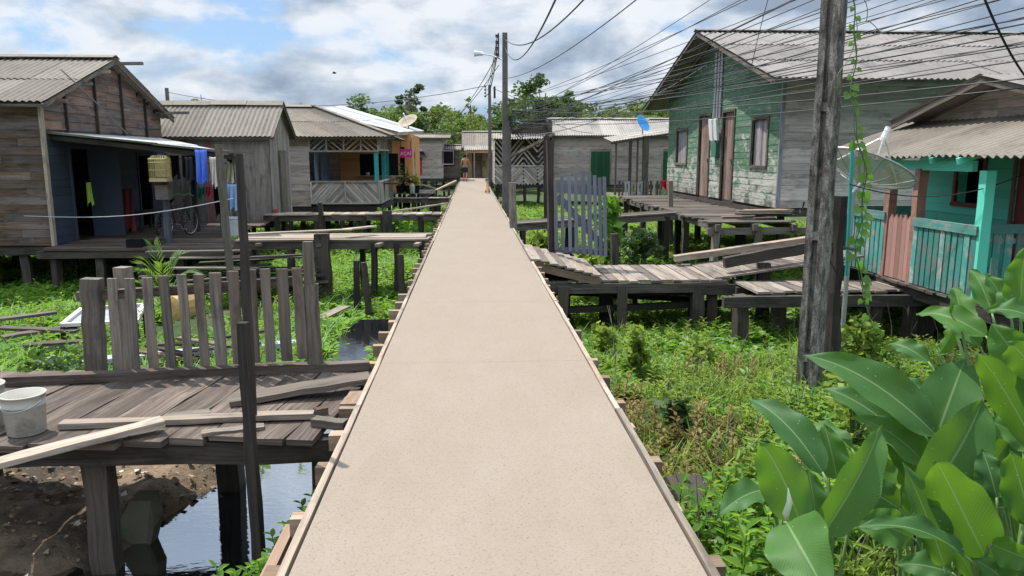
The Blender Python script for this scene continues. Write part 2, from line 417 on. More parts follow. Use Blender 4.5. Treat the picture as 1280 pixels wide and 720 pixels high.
M['bucket'] = plain('dirty_white_plastic', (.42, .4, .35), .55, .3, 0, .2, 9, (.17, .15, .11))
# ---------------------------------------------------------------- building helpers
def plank_wall(mb, O, Ud, N, prof, orient='h', pw=.15, holes=(), th=.02, seg=0, lap=.006, gap=.004, tf=None):
    """boards over a wall outline; prof = [(u, height), ...] the top edge; holes = (u0, u1, z0, z1)"""
    O = V(O); Ud = V(Ud).normalized(); N = V(N).normalized(); Z = V((0, 0, 1))
    W = prof[-1][0]; Hmax = max(h for _, h in prof)
    def top(u):
        for (a, ha), (b, hb) in zip(prof, prof[1:]):
            if a <= u <= b: return ha + (hb - ha) * (u - a) / max(b - a, 1e-6)
        return 0
    def span(z):
        if z <= min(prof[0][1], prof[-1][1]): return 0, W
        us = []
        for (a, ha), (b, hb) in zip(prof, prof[1:]):
            if (ha - z) * (hb - z) <= 0 and ha != hb: us.append(a + (b - a) * (z - ha) / (hb - ha))
        if prof[0][1] >= z: us.append(0)
        if prof[-1][1] >= z: us.append(W)
        return (min(us), max(us)) if us else (W / 2, W / 2)
    pt = lambda u, z, d: O + Ud * u + Z * z + N * d
    tf = tf or (lambda u, z: min(1, max(0, random.gauss(.5, .2))))
    if orient == 'h':
        z = 0
        while z < Hmax - .01:
            z1 = min(z + pw, Hmax - .002); a0, b0 = span(z); a1, b1 = span(z1)
            cuts = [(a0, b0)]
            for (h0, h1, k0, k1) in holes:
                if min(z1, k1) - max(z, k0) > .4 * (z1 - z):
                    nc = []
                    for (a, b) in cuts:
                        if h1 <= a or h0 >= b: nc.append((a, b))
                        else:
                            if h0 - a > .02: nc.append((a, h0))
                            if b - h1 > .02: nc.append((h1, b))
                    cuts = nc
            row_t = tf(0, z)
            for (a, b) in cuts:
                ps = [a]
                if seg:
                    x = a + U(.3, 1) * seg
                    while x < b - .3: ps.append(x); x += seg * U(.5, 1.4)
                ps.append(b)
                for i in range(len(ps) - 1):
                    l, r = ps[i] + (gap / 2 if i else 0), ps[i + 1] - (gap / 2 if i < len(ps) - 2 else 0)
                    l1, r1 = max(l, a1), min(r, b1)
                    if a0 == a1 or l > a1: l1 = max(l, a1)
                    if l1 >= r1: l1 = r1 = (l + r) / 2
                    j = U(0, .008); t = tf(l, z) if seg else row_t * .5 + random.random() * .5
                    g = U(0, gap)
                    mb.prism([pt(l, z + g, th + lap + j), pt(r, z + g + U(-1, 1) * gap * .6, th + lap + j),
                              pt(r1, z1 - .001, th + j), pt(l1, z1 - .001, th + j)], -N * th, Ud, t)
            z += pw
    else:
        u = 0
        while u < W - .01:
            u1 = min(u + pw * U(.85, 1.15), W); m = (u + u1) / 2
            cuts = [(0, None)]
            segs = []
            zs = [(0, top(m))]
            for (h0, h1, k0, k1) in holes:
                if h0 < m < h1:
                    nz = []
                    for (a, b) in zs:
                        if k0 - a > .02: nz.append((a, min(k0, b)))
                        if b - k1 > .02: nz.append((max(k1, a), b))
                    zs = nz
            for (a, b) in zs:
                j = U(0, .012); g = U(.3, 1) * gap
                full = abs(b - top(m)) < 1e-4
                tl, tr = (top(u), top(u1)) if full else (b, b)
                e = U(0, .03) if a == 0 else 0
                mb.prism([pt(u + g / 2, a - e, th + j), pt(u1 - g / 2, a - e, th + j), pt(u1 - g / 2, tr, th + j), pt(u + g / 2, tl, th + j)], -N * th, Z, tf(u, a))
            u = u1
    return mb

def roof_sheets(mb, A, B, C, D, pitch=.14, amp=.017, sw=1.05, sl=2.0, vpw=6, jitter=.006):
    """corrugated sheets over a slope; A-B eave, D-C ridge (A under D)"""
    A, B, C, D = map(V, (A, B, C, D)); Lu = (B - A).length; Lv = ((D - A).length + (C - B).length) / 2
    nrm = (B - A).cross(D - A).normalized()
    if nrm.z < 0: nrm = -nrm
    rows = max(1, round(Lv / sl)); colsn = max(1, round(Lu / sw))
    bil = lambda u, v: (A * (1 - u) + B * u) * (1 - v) + (D * (1 - u) + C * u) * v
    for r in range(rows):
        v0, v1 = r / rows - (.1 / Lv if r else 0), (r + 1) / rows
        for q in range(colsn):
            u0, u1 = q / colsn, (q + 1) / colsn
            n = max(4, int((u1 - u0) * Lu / pitch * vpw)); t = random.random(); j0 = U(-jitter, jitter); e = U(-.035, .035) if r == 0 else 0
            for layer in (0, -.008):
                n0 = len(mb.v)
                for iv in range(3):
                    v = v0 + (v1 - v0) * iv / 2
                    for iu in range(n + 1):
                        u = u0 + (u1 - u0) * iu / n
                        vv = v + (e / Lv if iv == 0 else 0)
                        p = bil(u, vv) + nrm * (amp * math.cos(u * Lu / pitch * 6.2832) + layer + j0 + .018 * (1 - iv / 2) * (1 if rows > 1 else 0))
                        mb.v.append(tuple(p)); mb.t.append(t)
                for iv in range(2):
                    for iu in range(n):
                        a = n0 + iv * (n + 1) + iu
                        idx = (a, a + 1, a + n + 2, a + n + 1)
                        uv = [(u0 * Lu + (k % (n + 1)) / n * sw, (v0 + (v1 - v0) * (k // (n + 1)) / 2) * Lv + r * 7.3) for k in (iv * (n + 1) + iu, iv * (n + 1) + iu + 1, (iv + 1) * (n + 1) + iu + 1, (iv + 1) * (n + 1) + iu)]
                        if layer: idx = idx[::-1]; uv = uv[::-1]
                        mb.face(idx, uv)
                if layer:
                    for iu in range(n):
                        a, b = n0 + iu, n0 + iu + 1; sh = 3 * (n + 1)
                        mb.face((a, b, b - sh, a - sh), [(0, 0)] * 4)
    return mb

def strips(mb, O, Ud, N, w, h, ang, sw, gap, th=.02, missing=()):
    """diagonal strips filling a w x h panel"""
    O = V(O); Ud = V(Ud); Z = V((0, 0, 1)); N = V(N); ca, sa = math.cos(ang), math.sin(ang)
    pitch = sw + gap; nx, ny = -sa, ca
    cs = [nx * x + ny * y for x in (0, w) for y in (0, h)]
    k = min(cs) + pitch / 2; i = 0
    while k < max(cs):
        pts = []
        for (ax, ay, bx, by) in ((0, 0, w, 0), (w, 0, w, h), (w, h, 0, h), (0, h, 0, 0)):
            da, db = nx * ax + ny * ay - k, nx * bx + ny * by - k
            if da * db < 0: t = da / (da - db); pts.append((ax + (bx - ax) * t, ay + (by - ay) * t))
        if len(pts) >= 2 and i not in missing:
            a, b = pts[0], pts[1]
            if math.hypot(a[0] - b[0], a[1] - b[1]) > .08:
                mb.beam(O + Ud * a[0] + Z * a[1] + N * U(0, .004), O + Ud * b[0] + Z * b[1] + N * U(0, .004), th, sw * U(.9, 1.05), up=Ud * nx + Z * ny)
        k += pitch; i += 1
    return mb

def frame_rect(mb, O, Ud, N, u0, u1, z0, z1, w=.07, th=.05, bottom=True):
    O = V(O); Ud = V(Ud); N = V(N); Z = V((0, 0, 1)); pt = lambda u, z: O + Ud * u + Z * z + N * .03
    mb.beam(pt(u0 - w / 2, z0), pt(u0 - w / 2, z1 + w), th, w, up=Ud); mb.beam(pt(u1 + w / 2, z0), pt(u1 + w / 2, z1 + w), th, w, up=Ud)
    mb.beam(pt(u0, z1 + w / 2), pt(u1, z1 + w / 2), th - .004, w)
    if bottom: mb.beam(pt(u0 - w, z0 - w / 2), pt(u1 + w, z0 - w / 2), th + .03, w)

def panel(root, name, O, Ud, N, u0, u1, z0, z1, mat, frame=None, vert=True, pw=.13, inset=-.02, handle=False, bottom=False, label=None):
    mb = MB(); O2 = V(O) + V(Ud) * u0 + V((0, 0, z0)) + V(N) * inset
    plank_wall(mb, O2, Ud, N, [(0, z1 - z0), (u1 - u0, z1 - z0)], 'v' if vert else 'h', pw, th=.025, gap=.003)
    d = mb.build(name, mat, root)
    if label: d['label'] = label
    if frame:
        f = MB(); frame_rect(f, O, Ud, N, u0, u1, z0, z1, bottom=bottom); f.build('frame', frame, d)
    if handle:
        h = MB(); h.tube([V(O) + V(Ud) * (u1 - .1) + V((0, 0, z0 + .95)) + V(N) * .02, V(O) + V(Ud) * (u1 - .1) + V((0, 0, z0 + 1.1)) + V(N) * .05], .015); h.build('handle', M['darkmetal'], d)
    return d

def stilt(root, x, y, z0, z1, w=.13, mat='wdark', name='stilt'):
    b = MB(); b.beam((x + U(-.05, .05), y + U(-.05, .05), z0), (x, y, z1), w * U(.85, 1.1), w * U(.85, 1.1), up=(U(-.2, .2), 1, 0), jit=.012)
    return b.build(name, M[mat], root)

def gz(x, y):
    """height of the swamp ground"""
    s = min(1, max(0, (y - 6.5) / 6)); s = s * s * (3 - 2 * s)
    z = -.9 - .36 * s
    if x > .5: z = -1.0 - .25 * s
    z += .05 * math.sin(x * 1.7 + y * .6) + .04 * math.sin(x * .9 - y * 1.9 + 1) + .025 * math.sin(3.1 * x + 2.3 * y)
    if y < 13:
        d = abs(x - chan(y)) / chw(y)
        if d < 1.5: k = min(1, max(0, 1.5 - d)); z -= .5 * k
        d2 = math.hypot((x + 3.15) / .55, (y - 4.45) / .3)
        if d2 < 1.3: z -= .22 * (1.3 - d2)
        if x < 0 and y < 8: z += .025 * math.sin(x * 13 + y * 4) * math.sin(y * 11 - x * 5) + .018 * math.sin(x * 29 + 3) * math.sin(y * 23)
    return z
def chan(y): return -1.62 + .1 * math.sin(y * 1.1 + .5) + (.0 if y > 5 else (y - 5) * .25)
def chw(y): return .42 + .07 * math.sin(y * 2.3) + .3 * math.exp(-((y - 4.8) / 1.0) ** 2) - (.14 if y > 7.2 else 0)

def house(name, label, x0, x1, y0, y1, zf, ze, zr, axis='X', ov=(.3, .4), walls=None, roof='fibro', holes=None, loc=None,
          orient='h', pw=.16, stilts=None, rpos=.5, ridge_hip=0, stilt_mat='wdark', vpw=5, cat='house', seg=2.4, hipx=None, drop_side=.0, tfs=None, eaves=True):
    """rectangular board house with a gable roof; walls = dict of side -> material, holes = dict of side -> list"""
    root = thing(name, ((x0 + x1) / 2, (y0 + y1) / 2, gz((x0 + x1) / 2, y0)), label, cat)
    walls = walls or {}; holes = holes or {}; tfs = tfs or {}
    H = ze - zf; G = zr - zf
    sides = {'S': ((x0, y0, zf), (1, 0, 0), (0, -1, 0), x1 - x0), 'N': ((x1, y1, zf), (-1, 0, 0), (0, 1, 0), x1 - x0),
             'W': ((x0, y1, zf), (0, -1, 0), (-1, 0, 0), y1 - y0), 'E': ((x1, y0, zf), (0, 1, 0), (1, 0, 0), y1 - y0)}
    root_sides = sides
    for sname, (O, Ud, N, W) in sides.items():
        m = walls.get(sname, walls.get('*', 'wgrey'))
        if m is None: continue
        gable = (axis == 'X' and sname in 'EW') or (axis == 'Y' and sname in 'SN')
        rp = rpos if sname in 'ES' else 1 - rpos
        prof = [(0, H), (W * rp, G), (W, H)] if gable and not ridge_hip else [(0, H), (W, H)]
        o = orient[sname] if isinstance(orient, dict) else orient
        p = pw[sname] if isinstance(pw, dict) else pw
        mb = plank_wall(MB(), O, Ud, N, prof, o, p, holes.get(sname, ()), seg=seg if o == 'h' else 0, tf=tfs.get(sname))
        mb.build('wall', M[m], root)
    fl = MB()
    fl.box(((x0 + x1) / 2, (y0 + y1) / 2, zf - .03), x1 - x0 - .05, y1 - y0 - .05, .05, .3)
    for xx in (x0 + .05, x1 - .05): fl.beam((xx, y0 - .08, zf - .13), (xx, y1, zf - .13), .12, .14)
    fl.beam((x0, y0 + .04, zf - .12), (x1, y0 + .04, zf - .12), .12, .16)
    fl.build('floor', M['wdark'], root)
    ox, oy = ov
    rb = MB(); T = .06
    if axis == 'X':
        yr = y0 + (y1 - y0) * rpos; s1 = (zr - ze) / (yr - y0); s2 = (zr - ze) / (y1 - yr)
        e0, e1 = ze - s1 * oy + T, ze - s2 * oy + T
        xa, xb = x0 - ox, x1 + ox; xr = xb if hipx is None else hipx
        roof_sheets(rb, (xa, y0 - oy, e0), (xb, y0 - oy, e0), (xr, yr, zr + T), (xa, yr, zr + T), vpw=vpw)
        roof_sheets(rb, (xb, y1 + oy, e1), (xa, y1 + oy, e1), (xa, yr, zr + T), (xr, yr, zr + T), vpw=vpw)
        if hipx is not None: roof_sheets(rb, (xb, y0 - oy, e0), (xb, y1 + oy, e1), (xr, yr + .05, zr + T), (xr, yr - .05, zr + T), vpw=vpw)
        ro = rb.build('roof', M[roof], root)
        rc = MB(); n = max(2, int((xr - xa) / 1.0))
        for i in range(n):
            a, b = xa + (xr - xa) * i / n, xa + (xr - xa) * (i + 1) / n - .01; jz = U(0, .02)
            for sg, sl in ((-1, s1), (1, s2)):
                rc.prism([(a, yr, zr + T + .07 + jz), (b, yr, zr + T + .07 + jz), (b, yr + sg * .2, zr + T + .07 + jz - .2 * sl), (a, yr + sg * .2, zr + T + .07 + jz - .2 * sl)], (0, 0, -.012), (1, 0, 0))
        if hipx is not None:
            for yy, ee in ((y0 - oy, e0), (y1 + oy, e1)):
                for i in range(7):
                    p = V((xr, yr, zr + T + .06)).lerp(V((xb, yy, ee + .05)), i / 7); q = V((xr, yr, zr + T + .06)).lerp(V((xb, yy, ee + .05)), (i + .96) / 7)
                    rc.beam(p, q, .22, .03)
        rc.build('ridge_cap', M[roof], ro)
        if eaves:
            rf = MB()
            for xx in ([xa + .04, xb - .04] if hipx is None else []):
                rf.beam((xx, y0 - oy, e0 - .07), (xx, yr, zr + T - .07), .035, .09); rf.beam((xx, yr, zr + T - .07), (xx, y1 + oy, e1 - .07), .035, .09)
            rf.beam((xa, y0 - oy + .06, e0 - .05), (xb, y0 - oy + .06, e0 - .05), .04, .06)
            rf.build('rafter', M['wmid'], root)
    else:
        xr = x0 + (x1 - x0) * rpos; s1 = (zr - ze) / (xr - x0); s2 = (zr - ze) / (x1 - xr)
        e0, e1 = ze - s1 * ox + T, ze - s2 * ox + T; ya, yb = y0 - oy, y1 + oy
        roof_sheets(rb, (x0 - ox, yb, e0), (x0 - ox, ya, e0), (xr, ya, zr + T), (xr, yb, zr + T), vpw=vpw)
        roof_sheets(rb, (x1 + ox, ya, e1), (x1 + ox, yb, e1), (xr, yb, zr + T), (xr, ya, zr + T), vpw=vpw)
        ro = rb.build('roof', M[roof], root)
        if eaves:
            rf = MB(); rf.beam((x0 - ox, ya + .04, e0 - .07), (xr, ya + .04, zr + T - .07), .09, .035, up=(0, 1, 0)); rf.beam((xr, ya + .04, zr + T - .07), (x1 + ox, ya + .04, e1 - .07), .09, .035, up=(0, 1, 0))
            rf.build('rafter', M['wmid'], root)
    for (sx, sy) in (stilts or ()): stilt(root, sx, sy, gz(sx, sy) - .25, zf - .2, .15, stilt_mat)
    for sname, (O, Ud, N, W) in sides.items(): root[sname] = [*O, *Ud, *N]
    return root, sides

def deck_planks(mb, x0, x1, y0, y1, z, along='Y', pw=.2, th=.035, ragged=.06, slope=None, skip=0):
    zf = slope or (lambda x, y: z)
    if along == 'Y':
        x = x0
        while x < x1 - .02:
            w = min(pw * U(.8, 1.2), x1 - x)
            if random.random() >= skip:
                a, b = y0 + U(-ragged, ragged), y1 + U(-ragged, ragged); xm = x + w / 2; dz = U(-.006, .008)
                mb.beam((xm, a, zf(xm, a) - th / 2 + dz), (xm + U(-.01, .01), b, zf(xm, b) - th / 2 + dz), w - U(.006, .018), th)
            x += w
    else:
        y = y0
        while y < y1 - .02:
            w = min(pw * U(.8, 1.2), y1 - y)
            if random.random() >= skip:
                a, b = x0 + U(-ragged, ragged), x1 + U(-ragged, ragged); ym = y + w / 2; dz = U(-.006, .008)
                mb.beam((a, ym, zf(a, ym) - th / 2 + dz), (b, ym + U(-.01, .01), zf(b, ym) - th / 2 + dz), w - U(.006, .018), th)
            y += w
    return mb

# ---------------------------------------------------------------- the ground, the water, the walkway
xs = np.concatenate([np.linspace(-500, -40, 12), np.linspace(-36, -8, 29), np.linspace(-7.5, 9, 150), np.linspace(9.6, 40, 32), np.linspace(48, 500, 12)])
ys = np.concatenate([np.linspace(-60, 1, 14), np.linspace(1.3, 16, 140), np.linspace(16.5, 60, 60), np.linspace(65, 900, 24)])
gv = np.array([(x, y, gz(x, y) if y < 90 else -1.2) for y in ys for x in xs])
rough = RS.normal(0, .014, len(gv)); near = (gv[:, 1] < 16) & (np.abs(gv[:, 0]) < 9); gv[near, 2] += rough[near]
nx = len(xs); gi = np.array([(j * nx + i, j * nx + i + 1, (j + 1) * nx + i + 1, (j + 1) * nx + i) for j in range(len(ys) - 1) for i in range(nx - 1)])
g = npmesh('ground', gv, gi, np.full(len(gv), .5), M['ground']); g.data.polygons.foreach_set('use_smooth', [True] * len(g.data.polygons)); tag(g, kind='structure')
wb = MB(); yy = np.linspace(2.2, 12.4, 40)
for i in range(len(yy) - 1):
    a, b = yy[i], yy[i + 1]
    n0 = wb.add([(chan(a) - chw(a) * 1.35, a, -1.09), (chan(a) + chw(a) * 1.35, a, -1.09), (chan(b) + chw(b) * 1.35, b, -1.09), (chan(b) - chw(b) * 1.35, b, -1.09)], .5)
    wb.face((n0, n0 + 1, n0 + 2, n0 + 3), [(0, a), (1, a), (1, b), (0, b)])
w = wb.build('water', M['water']); tag(w, kind='structure')
pb = MB(); ring = [(-3.15 + .62 * math.cos(t) * (1 + .15 * math.sin(3 * t)), 4.45 + .34 * math.sin(t), -1.035) for t in np.linspace(0, 6.283, 25)[:-1]]
n0 = pb.add(ring, .5); pb.face(tuple(range(n0, n0 + 24)), [(p[0], p[1]) for p in ring]); tag(pb.build('puddle_water', M['water']), kind='structure')

XL = P(345, 719, z=0).x; XR = P(900, 719, z=0).x; YEND = 54.6
mb = MB(); y = 1.0
while y < YEND:                                      # cast in bays with a fine joint between them
    y2 = 5.75 if y < 2 else min(y + 3.0 * U(.8, 1.2), YEND)
    n = 6
    mb.prism([(XL + .05, y + .0012, 0), (XR - .05, y + .0012, 0), (XR - .05, y2 - .0012, 0), (XL + .05, y2 - .0012, 0)], (0, 0, -.07), (0, 1, 0))
    y = y2
mb.prism([(XL + .06, 1.2, -.005), (XR - .06, 1.2, -.005), (XR - .06, YEND - .1, -.005), (XL + .06, YEND - .1, -.005)], (0, 0, -.05), (0, 1, 0))
walk = mb.build('path', M['walk']); tag(walk, kind='structure')
for xx in (XL, XR):
    b = MB(); y = 1.0
    while y < YEND:
        y2 = min(y + U(2.5, 4), YEND)
        b.beam((xx + (.02 if xx < 0 else -.02) + U(-.004, .004), y, -.035), (xx + (.02 if xx < 0 else -.02) + U(-.004, .004), y2 - .006, -.035), .034, .08, seg=8, jit=.003); y = y2
    b.build('edge_board', M['wpale'], walk)
for xx in (XL + .1, XR - .1):
    b = MB(); b.beam((xx, 1.0, -.26), (xx, YEND, -.26), .09, .16, seg=20); b.build('bearer', M['wbrown'], walk)
for i in range(96):
    y = 2.35 + i * .53 + U(-.05, .05)
    b = MB(); b.beam((XL - U(.07, .15), y, -.13), (XR + U(.05, .12), y + U(-.03, .03), -.13), .085 * U(.8, 1.1), .1, seg=2); b.build('joist', M['wnew'], walk)
for i in range(18):
    y = 3.0 + i * 2.9
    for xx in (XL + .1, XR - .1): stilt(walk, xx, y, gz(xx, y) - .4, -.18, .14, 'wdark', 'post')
b = MB(); b.beam((XL - .13, 1.2, -.24), (XL - .12, 3.45, -.24), .05, .16, seg=4); tag(b.build('plank', M['wnew']), 'fresh brown board nailed along the lower left edge of the walkway', 'plank')
b = MB(); deck_planks(b, -3.6, 2.6, YEND + .05, YEND + 1.5, 0, 'Y', .2); b.beam((-3.6, YEND + .1, -.12), (2.6, YEND + .1, -.12), .1, .16)
cr = b.build('path', M['wpale']); tag(cr, kind='structure')
for x in np.arange(-3.4, 2.7, 1.4): stilt(cr, x, YEND + .15, gz(x, YEND) - .2, -.16, .14, 'wdark', 'post')

# ---------------------------------------------------------------- left side: near platform, fence, lumber
DZ = -.12
pf = thing('plank_platform', (-2.4, 5.2, -1), 'dark old plank platform joined to the left edge of the walkway', 'platform')
b = MB(); x = -4.4
while x < XL - .12:
    w = min(U(.22, .3), XL - .1 - x); a = 4.5 + U(-.07, .05) - (.16 if x > -1.6 else 0) * 0
    b.beam((x + w / 2 - .12, a, DZ - .02 + U(-.008, .006)), (x + w / 2 + .12, 6.12 + U(-.03, .03), DZ - .02 + U(-.006, .006)), w - U(.01, .022), .04, seg=6, jit=.005); x += w
b.build('deck', M['wdeck'], pf)
for yb in (4.62, 6.0):
    b = MB(); b.beam((-4.5, yb, DZ - .12), (XL - .1, yb, DZ - .12), .1, .14, seg=8, jit=.007); b.build('beam', M['wdark'], pf)
for (x, y, w) in ((-2.42, 4.72, .15), (-2.0, 5.9, .2), (-.98, 4.75, .12), (-.9, 5.0, .12), (-4.0, 4.7, .16), (-3.9, 5.9, .16)): stilt(pf, x, y, -1.35, DZ - .1, w, 'wdark', 'post')

fe = thing('picket_fence', (-2.1, 5.9, DZ), 'grey weathered picket fence standing along the far edge of the dark platform', 'fence')
TX_ = (140, 162, 183, 204, 227, 248, 268, 291, 313, 331, 352, 371); BX_ = (148, 170, 193, 215, 236, 257, 278, 298, 318, 339, 359, 379)
TY_ = (348, 348, 347, 345, 343, 343, 341, 339, 337, 336, 336, 335); BY_ = (470, 470, 468, 467, 463, 463, 462, 455, 453, 452, 451, 448)
for i in range(12):
    y = 5.92 + U(-.02, .02); t = P(TX_[i], TY_[i], Y=y); bx = P(BX_[i], BY_[i], Y=y)
    b = MB(); b.beam((bx.x, y, max(bx.z, DZ - .03)), t, .025, .078 * U(.88, 1.12), up=(1, 0, 0), seg=3, jit=.003); b.build('picket', M['wgrey'], fe)
for (px, pt_, pb_, w, th) in ((114, 348, 472, .14, .1), (384, 302, 460, .075, .05), (389, 355, 458, .1, .06)):
    t = P(px, pt_, Y=5.96); q = P(px + 7, pb_, Y=5.96)
    b = MB(); b.beam((q.x, 5.96, DZ - .06), (t.x, 5.96, t.z), th, w, up=(1, 0, 0), seg=7, jit=.005); b.build('post', M['wgrey'], fe)
p0, p1 = P(97, 371, Y=5.99), P(368, 352, Y=5.99)
b = MB(); b.beam(p0, p1, .04, .075, seg=8, jit=.004); b.build('rail', M['wdeck'], fe)
b = MB(); p0, p1 = P(8, 483, Y=5.72), P(462, 465, Y=6.0)
b.beam((p0.x, 5.72, DZ + .035), (p1.x, 6.0, DZ + .035), .09, .07, seg=9, jit=.005); tag(b.build('beam', M['wdeck']), 'long grey timber lying at the foot of the picket fence', 'timber')

def loose(name, pxa, pxb, w, h, mat, label, z=DZ, zb=None, cat='plank', dz=0.0):
    zb = z if zb is None else zb
    a, b_ = P(*pxa, z=z + h), P(*pxb, z=zb + h); b = MB()
    b.beam(a - V((0, 0, h / 2)), b_ - V((0, 0, h / 2)), w, h, seg=6, jit=.003)
    return tag(b.build(name, M[mat]), label, cat)
loose('plank', (-8, 577), (203, 523), .12, .035, 'wpale', 'long pale board slanting over the front edge of the dark platform', DZ, DZ + .05)
loose('plank', (76, 527), (392, 515), .09, .035, 'wpale', 'thin pale board lying straight across the middle of the dark platform', DZ + .01)
loose('plank', (205, 520), (262, 513), .1, .03, 'wgrey', 'short grey board under the thin pale board on the platform', DZ - .005)
loose('plank', (288, 497), (462, 468), .2, .04, 'wgrey', 'wide grey board lying from the platform to the walkway edge', DZ, DZ + .09)
loose('plank', (252, 540), (330, 531), .07, .02, 'wgrey', 'splintered short lath lying at the front edge of the platform', DZ)
loose('wood_block', (392, 522), (432, 526), .08, .05, 'wmid', 'grey offcut block on the platform beside the walkway', DZ, cat='wood block')
loose('wood_block', (394, 511), (408, 508), .06, .05, 'wbrown', 'small reddish offcut block on the platform beside the grey offcut', DZ, cat='wood block')
loose('plank', (438, 505), (450, 488), .14, .03, 'wnew', 'short new board end wedged between platform and walkway', DZ + .02)

def post_at(name, top, bot, Y, w, mat, label, cat='post', zbot=None, rough=.02):
    t = P(*top, Y=Y); q = P(*bot, Y=Y)
    z = q.z if zbot is None else zbot
    b = MB(); b.beam((q.x, Y, z), (t.x, Y, t.z), w, w * .9, up=(U(-.3, .3), 1, 0), seg=9, jit=rough * w * 3, w1=w * .85, h1=w * .8)
    return tag(b.build(name, M[mat]), label, cat)
pl_ = thing('pole', P(324, 680, Y=4.34), 'tall thin leaning dark pole nailed to a black post in front of the platform', 'pole')
for nm, a, c, Y, w in (('lower_post', (303, 403), (324, 690), 4.34, .066), ('upper_pole', (299, 192), (316, 520), 4.42, .042)):
    t = P(*a, Y=Y); q = P(*c, Y=Y); b = MB(); b.beam(q - V((0, 0, .25 if nm == 'lower_post' else 0)), t, w, w * .9, up=(.2, 1, 0), seg=9, jit=.0035, w1=w * .85, h1=w * .8); b.build(nm, M['wdark'], pl_)
post_at('post', (273, 180), (289, 340), 13.2, .13, 'wgrey', 'tall pale grey post before the porch of the dark blue house', zbot=-1.3)
post_at('post', (153, 334), (163, 470), 6.9, .14, 'wgrey', 'thick grey post just behind the left end of the picket fence', zbot=-1.0)

plainmud = plain('grey_slurry', (.24, .22, .17), .6)
STM = [plain('pale_stone', (.4, .36, .3), .9), plain('brown_stone', (.2, .15, .1), .9), plain('dark_stone', (.09, .07, .05), .9), plain('grey_stone', (.22, .2, .17), .9), plain('brown_clod', (.25, .17, .1), .95)]
def bucket(c, r, h, label, hang=True):
    t = thing('bucket', c, label, 'bucket', 'plastic buckets on the platform')
    b = MB(); b.lathe(c, [(r * .02, .012), (r * .84, .012), (r * .84, 0), (r * .86, .004), (r * .95, h * .7), (r * 1.0, h * .72), (r * 1.0, h * .75), (r * .97, h * .76), (r * .985, h * .97), (r * 1.04, h * .975), (r * 1.04, h), (r * .95, h), (r * .8, .03), (.001, .03)], 32)
    b.build('body', M['bucket'], t, True)
    a = [V(c) + V((r * 1.04 * math.cos(q), r * 1.04 * math.sin(q) * .97, h * .86 - .05 * math.sin((q - 3.4) / 2.6 * math.pi))) for q in np.linspace(3.4, 6.0, 14)]
    b = MB(); b.tube(a, .004, 5); b.build('handle', M['metal'], t)
    b = MB(); b.lathe(V(c) + V((0, 0, h * .8)), [(r * .93, -.02), (.001, -.018)], 24); b.build('contents', plainmud, t)

c = P(34, 540, z=DZ); bucket((c.x, c.y, DZ), .125, .255, 'dirty white plastic bucket with a handle standing on the platform')
c = P(-22, 536, z=DZ); bucket((c.x, c.y + .05, DZ), .12, .28, 'second white bucket cut off by the photo edge, beside the dirty one')

# things lying on the ground behind the fence
pn = thing('window_frame', P(130, 398, z=-.78), 'white framed flat window panel propped up on sticks in the weeds', 'window frame')
q = [P(78, 406, z=-.78), P(170, 402, z=-.78), P(180, 381, z=-.66), P(103, 386, z=-.66)]
b = MB()
for i in range(4): b.beam(q[i], q[(i + 1) % 4], .07, .05, seg=1, jit=0)
b.build('frame', plain('worn_white_frame', (.62, .56, .5), .6, dirt=(.3, .24, .18)), pn)
b = MB(); n = [p + V((0, 0, -.012)) for p in q]; b.prism(n, (0, 0, -.01), q[1] - q[0]); b.build('pane', plain('grey_pane', (.3, .32, .35), .25, .6), pn)
for p in q:
    b = MB(); b.beam((p.x, p.y, gz(p.x, p.y) - .1), p - V((0, 0, .03)), .05, .05); b.build('leg', M['wdark'], pn)
pp = MB(); a, b_ = P(104, 452, z=-.86), P(378, 428, z=-.86); pp.beam(a, b_, .2, .06, seg=6, jit=.004)
tag(pp.build('plank', plain('pale_blue_grey_board', (.33, .37, .43), .6, dirt=(.2, .2, .2))), 'long pale blue-grey board lying on the ground behind the picket fence', 'plank')
lg = MB(); a = P(212, 386, Y=9.2); b_ = P(246, 376, Y=9.6); lg.tube([a + (b_ - a) * t for t in (0, .06, .5, .94, 1)], [.1, .16, .18, .16, .09], 14)
tag(lg.build('barrel', plain('faded_yellow_plastic', (.45, .28, .1), .5)), 'faded yellow barrel lying on the rubbish heap behind the fence', 'barrel', None)
for i in range(13):
    x = U(-3.9, -3.0); y = U(9.0, 9.9); b = MB(); a = U(-.6, .6); L = U(.4, .8); z = -1.0 + i * .028
    d = V((math.cos(a), math.sin(a), U(-.15, .15))) * L / 2
    b.beam(V((x, y, z)) - d, V((x, y, z)) + d, .1, .03); tag(b.build('scrap_board', M[random.choice(['wgrey', 'wbrown', 'wdark'])]), 'broken board in the scrap heap under the yellow barrel', 'scrap board', 'scrap boards under the yellow barrel')
for i, (a, c) in enumerate((((2, 420), (120, 402)), ((0, 408), (98, 412)), ((30, 430), (112, 424)), ((-5, 398), (70, 389)))):
    loose('plank', a, c, .16, .04, 'wmid', ('dark board slanting in the weeds at the far left below the porch', 'dark board lying flat second from the porch posts on the left', 'short dark board nearest the platform among the left weeds', 'dark board at the left photo edge under the porch')[i], -.9 + .02 * i)
loose('plank', (398, 398), (432, 382), .2, .03, 'wpale', 'grey board lying in the weeds below the footbridge', -1.08)
sl = MB(); c = P(165, 668, z=-1.0)
sl.prism([c + V(p) for p in ((-.13, -.02, -.25), (.06, .0, -.28), (.15, .02, .05), (.1, .1, .2), (-.04, .1, .2), (-.13, .04, .02))], (.02, .11, .03), (0, 0, 1))
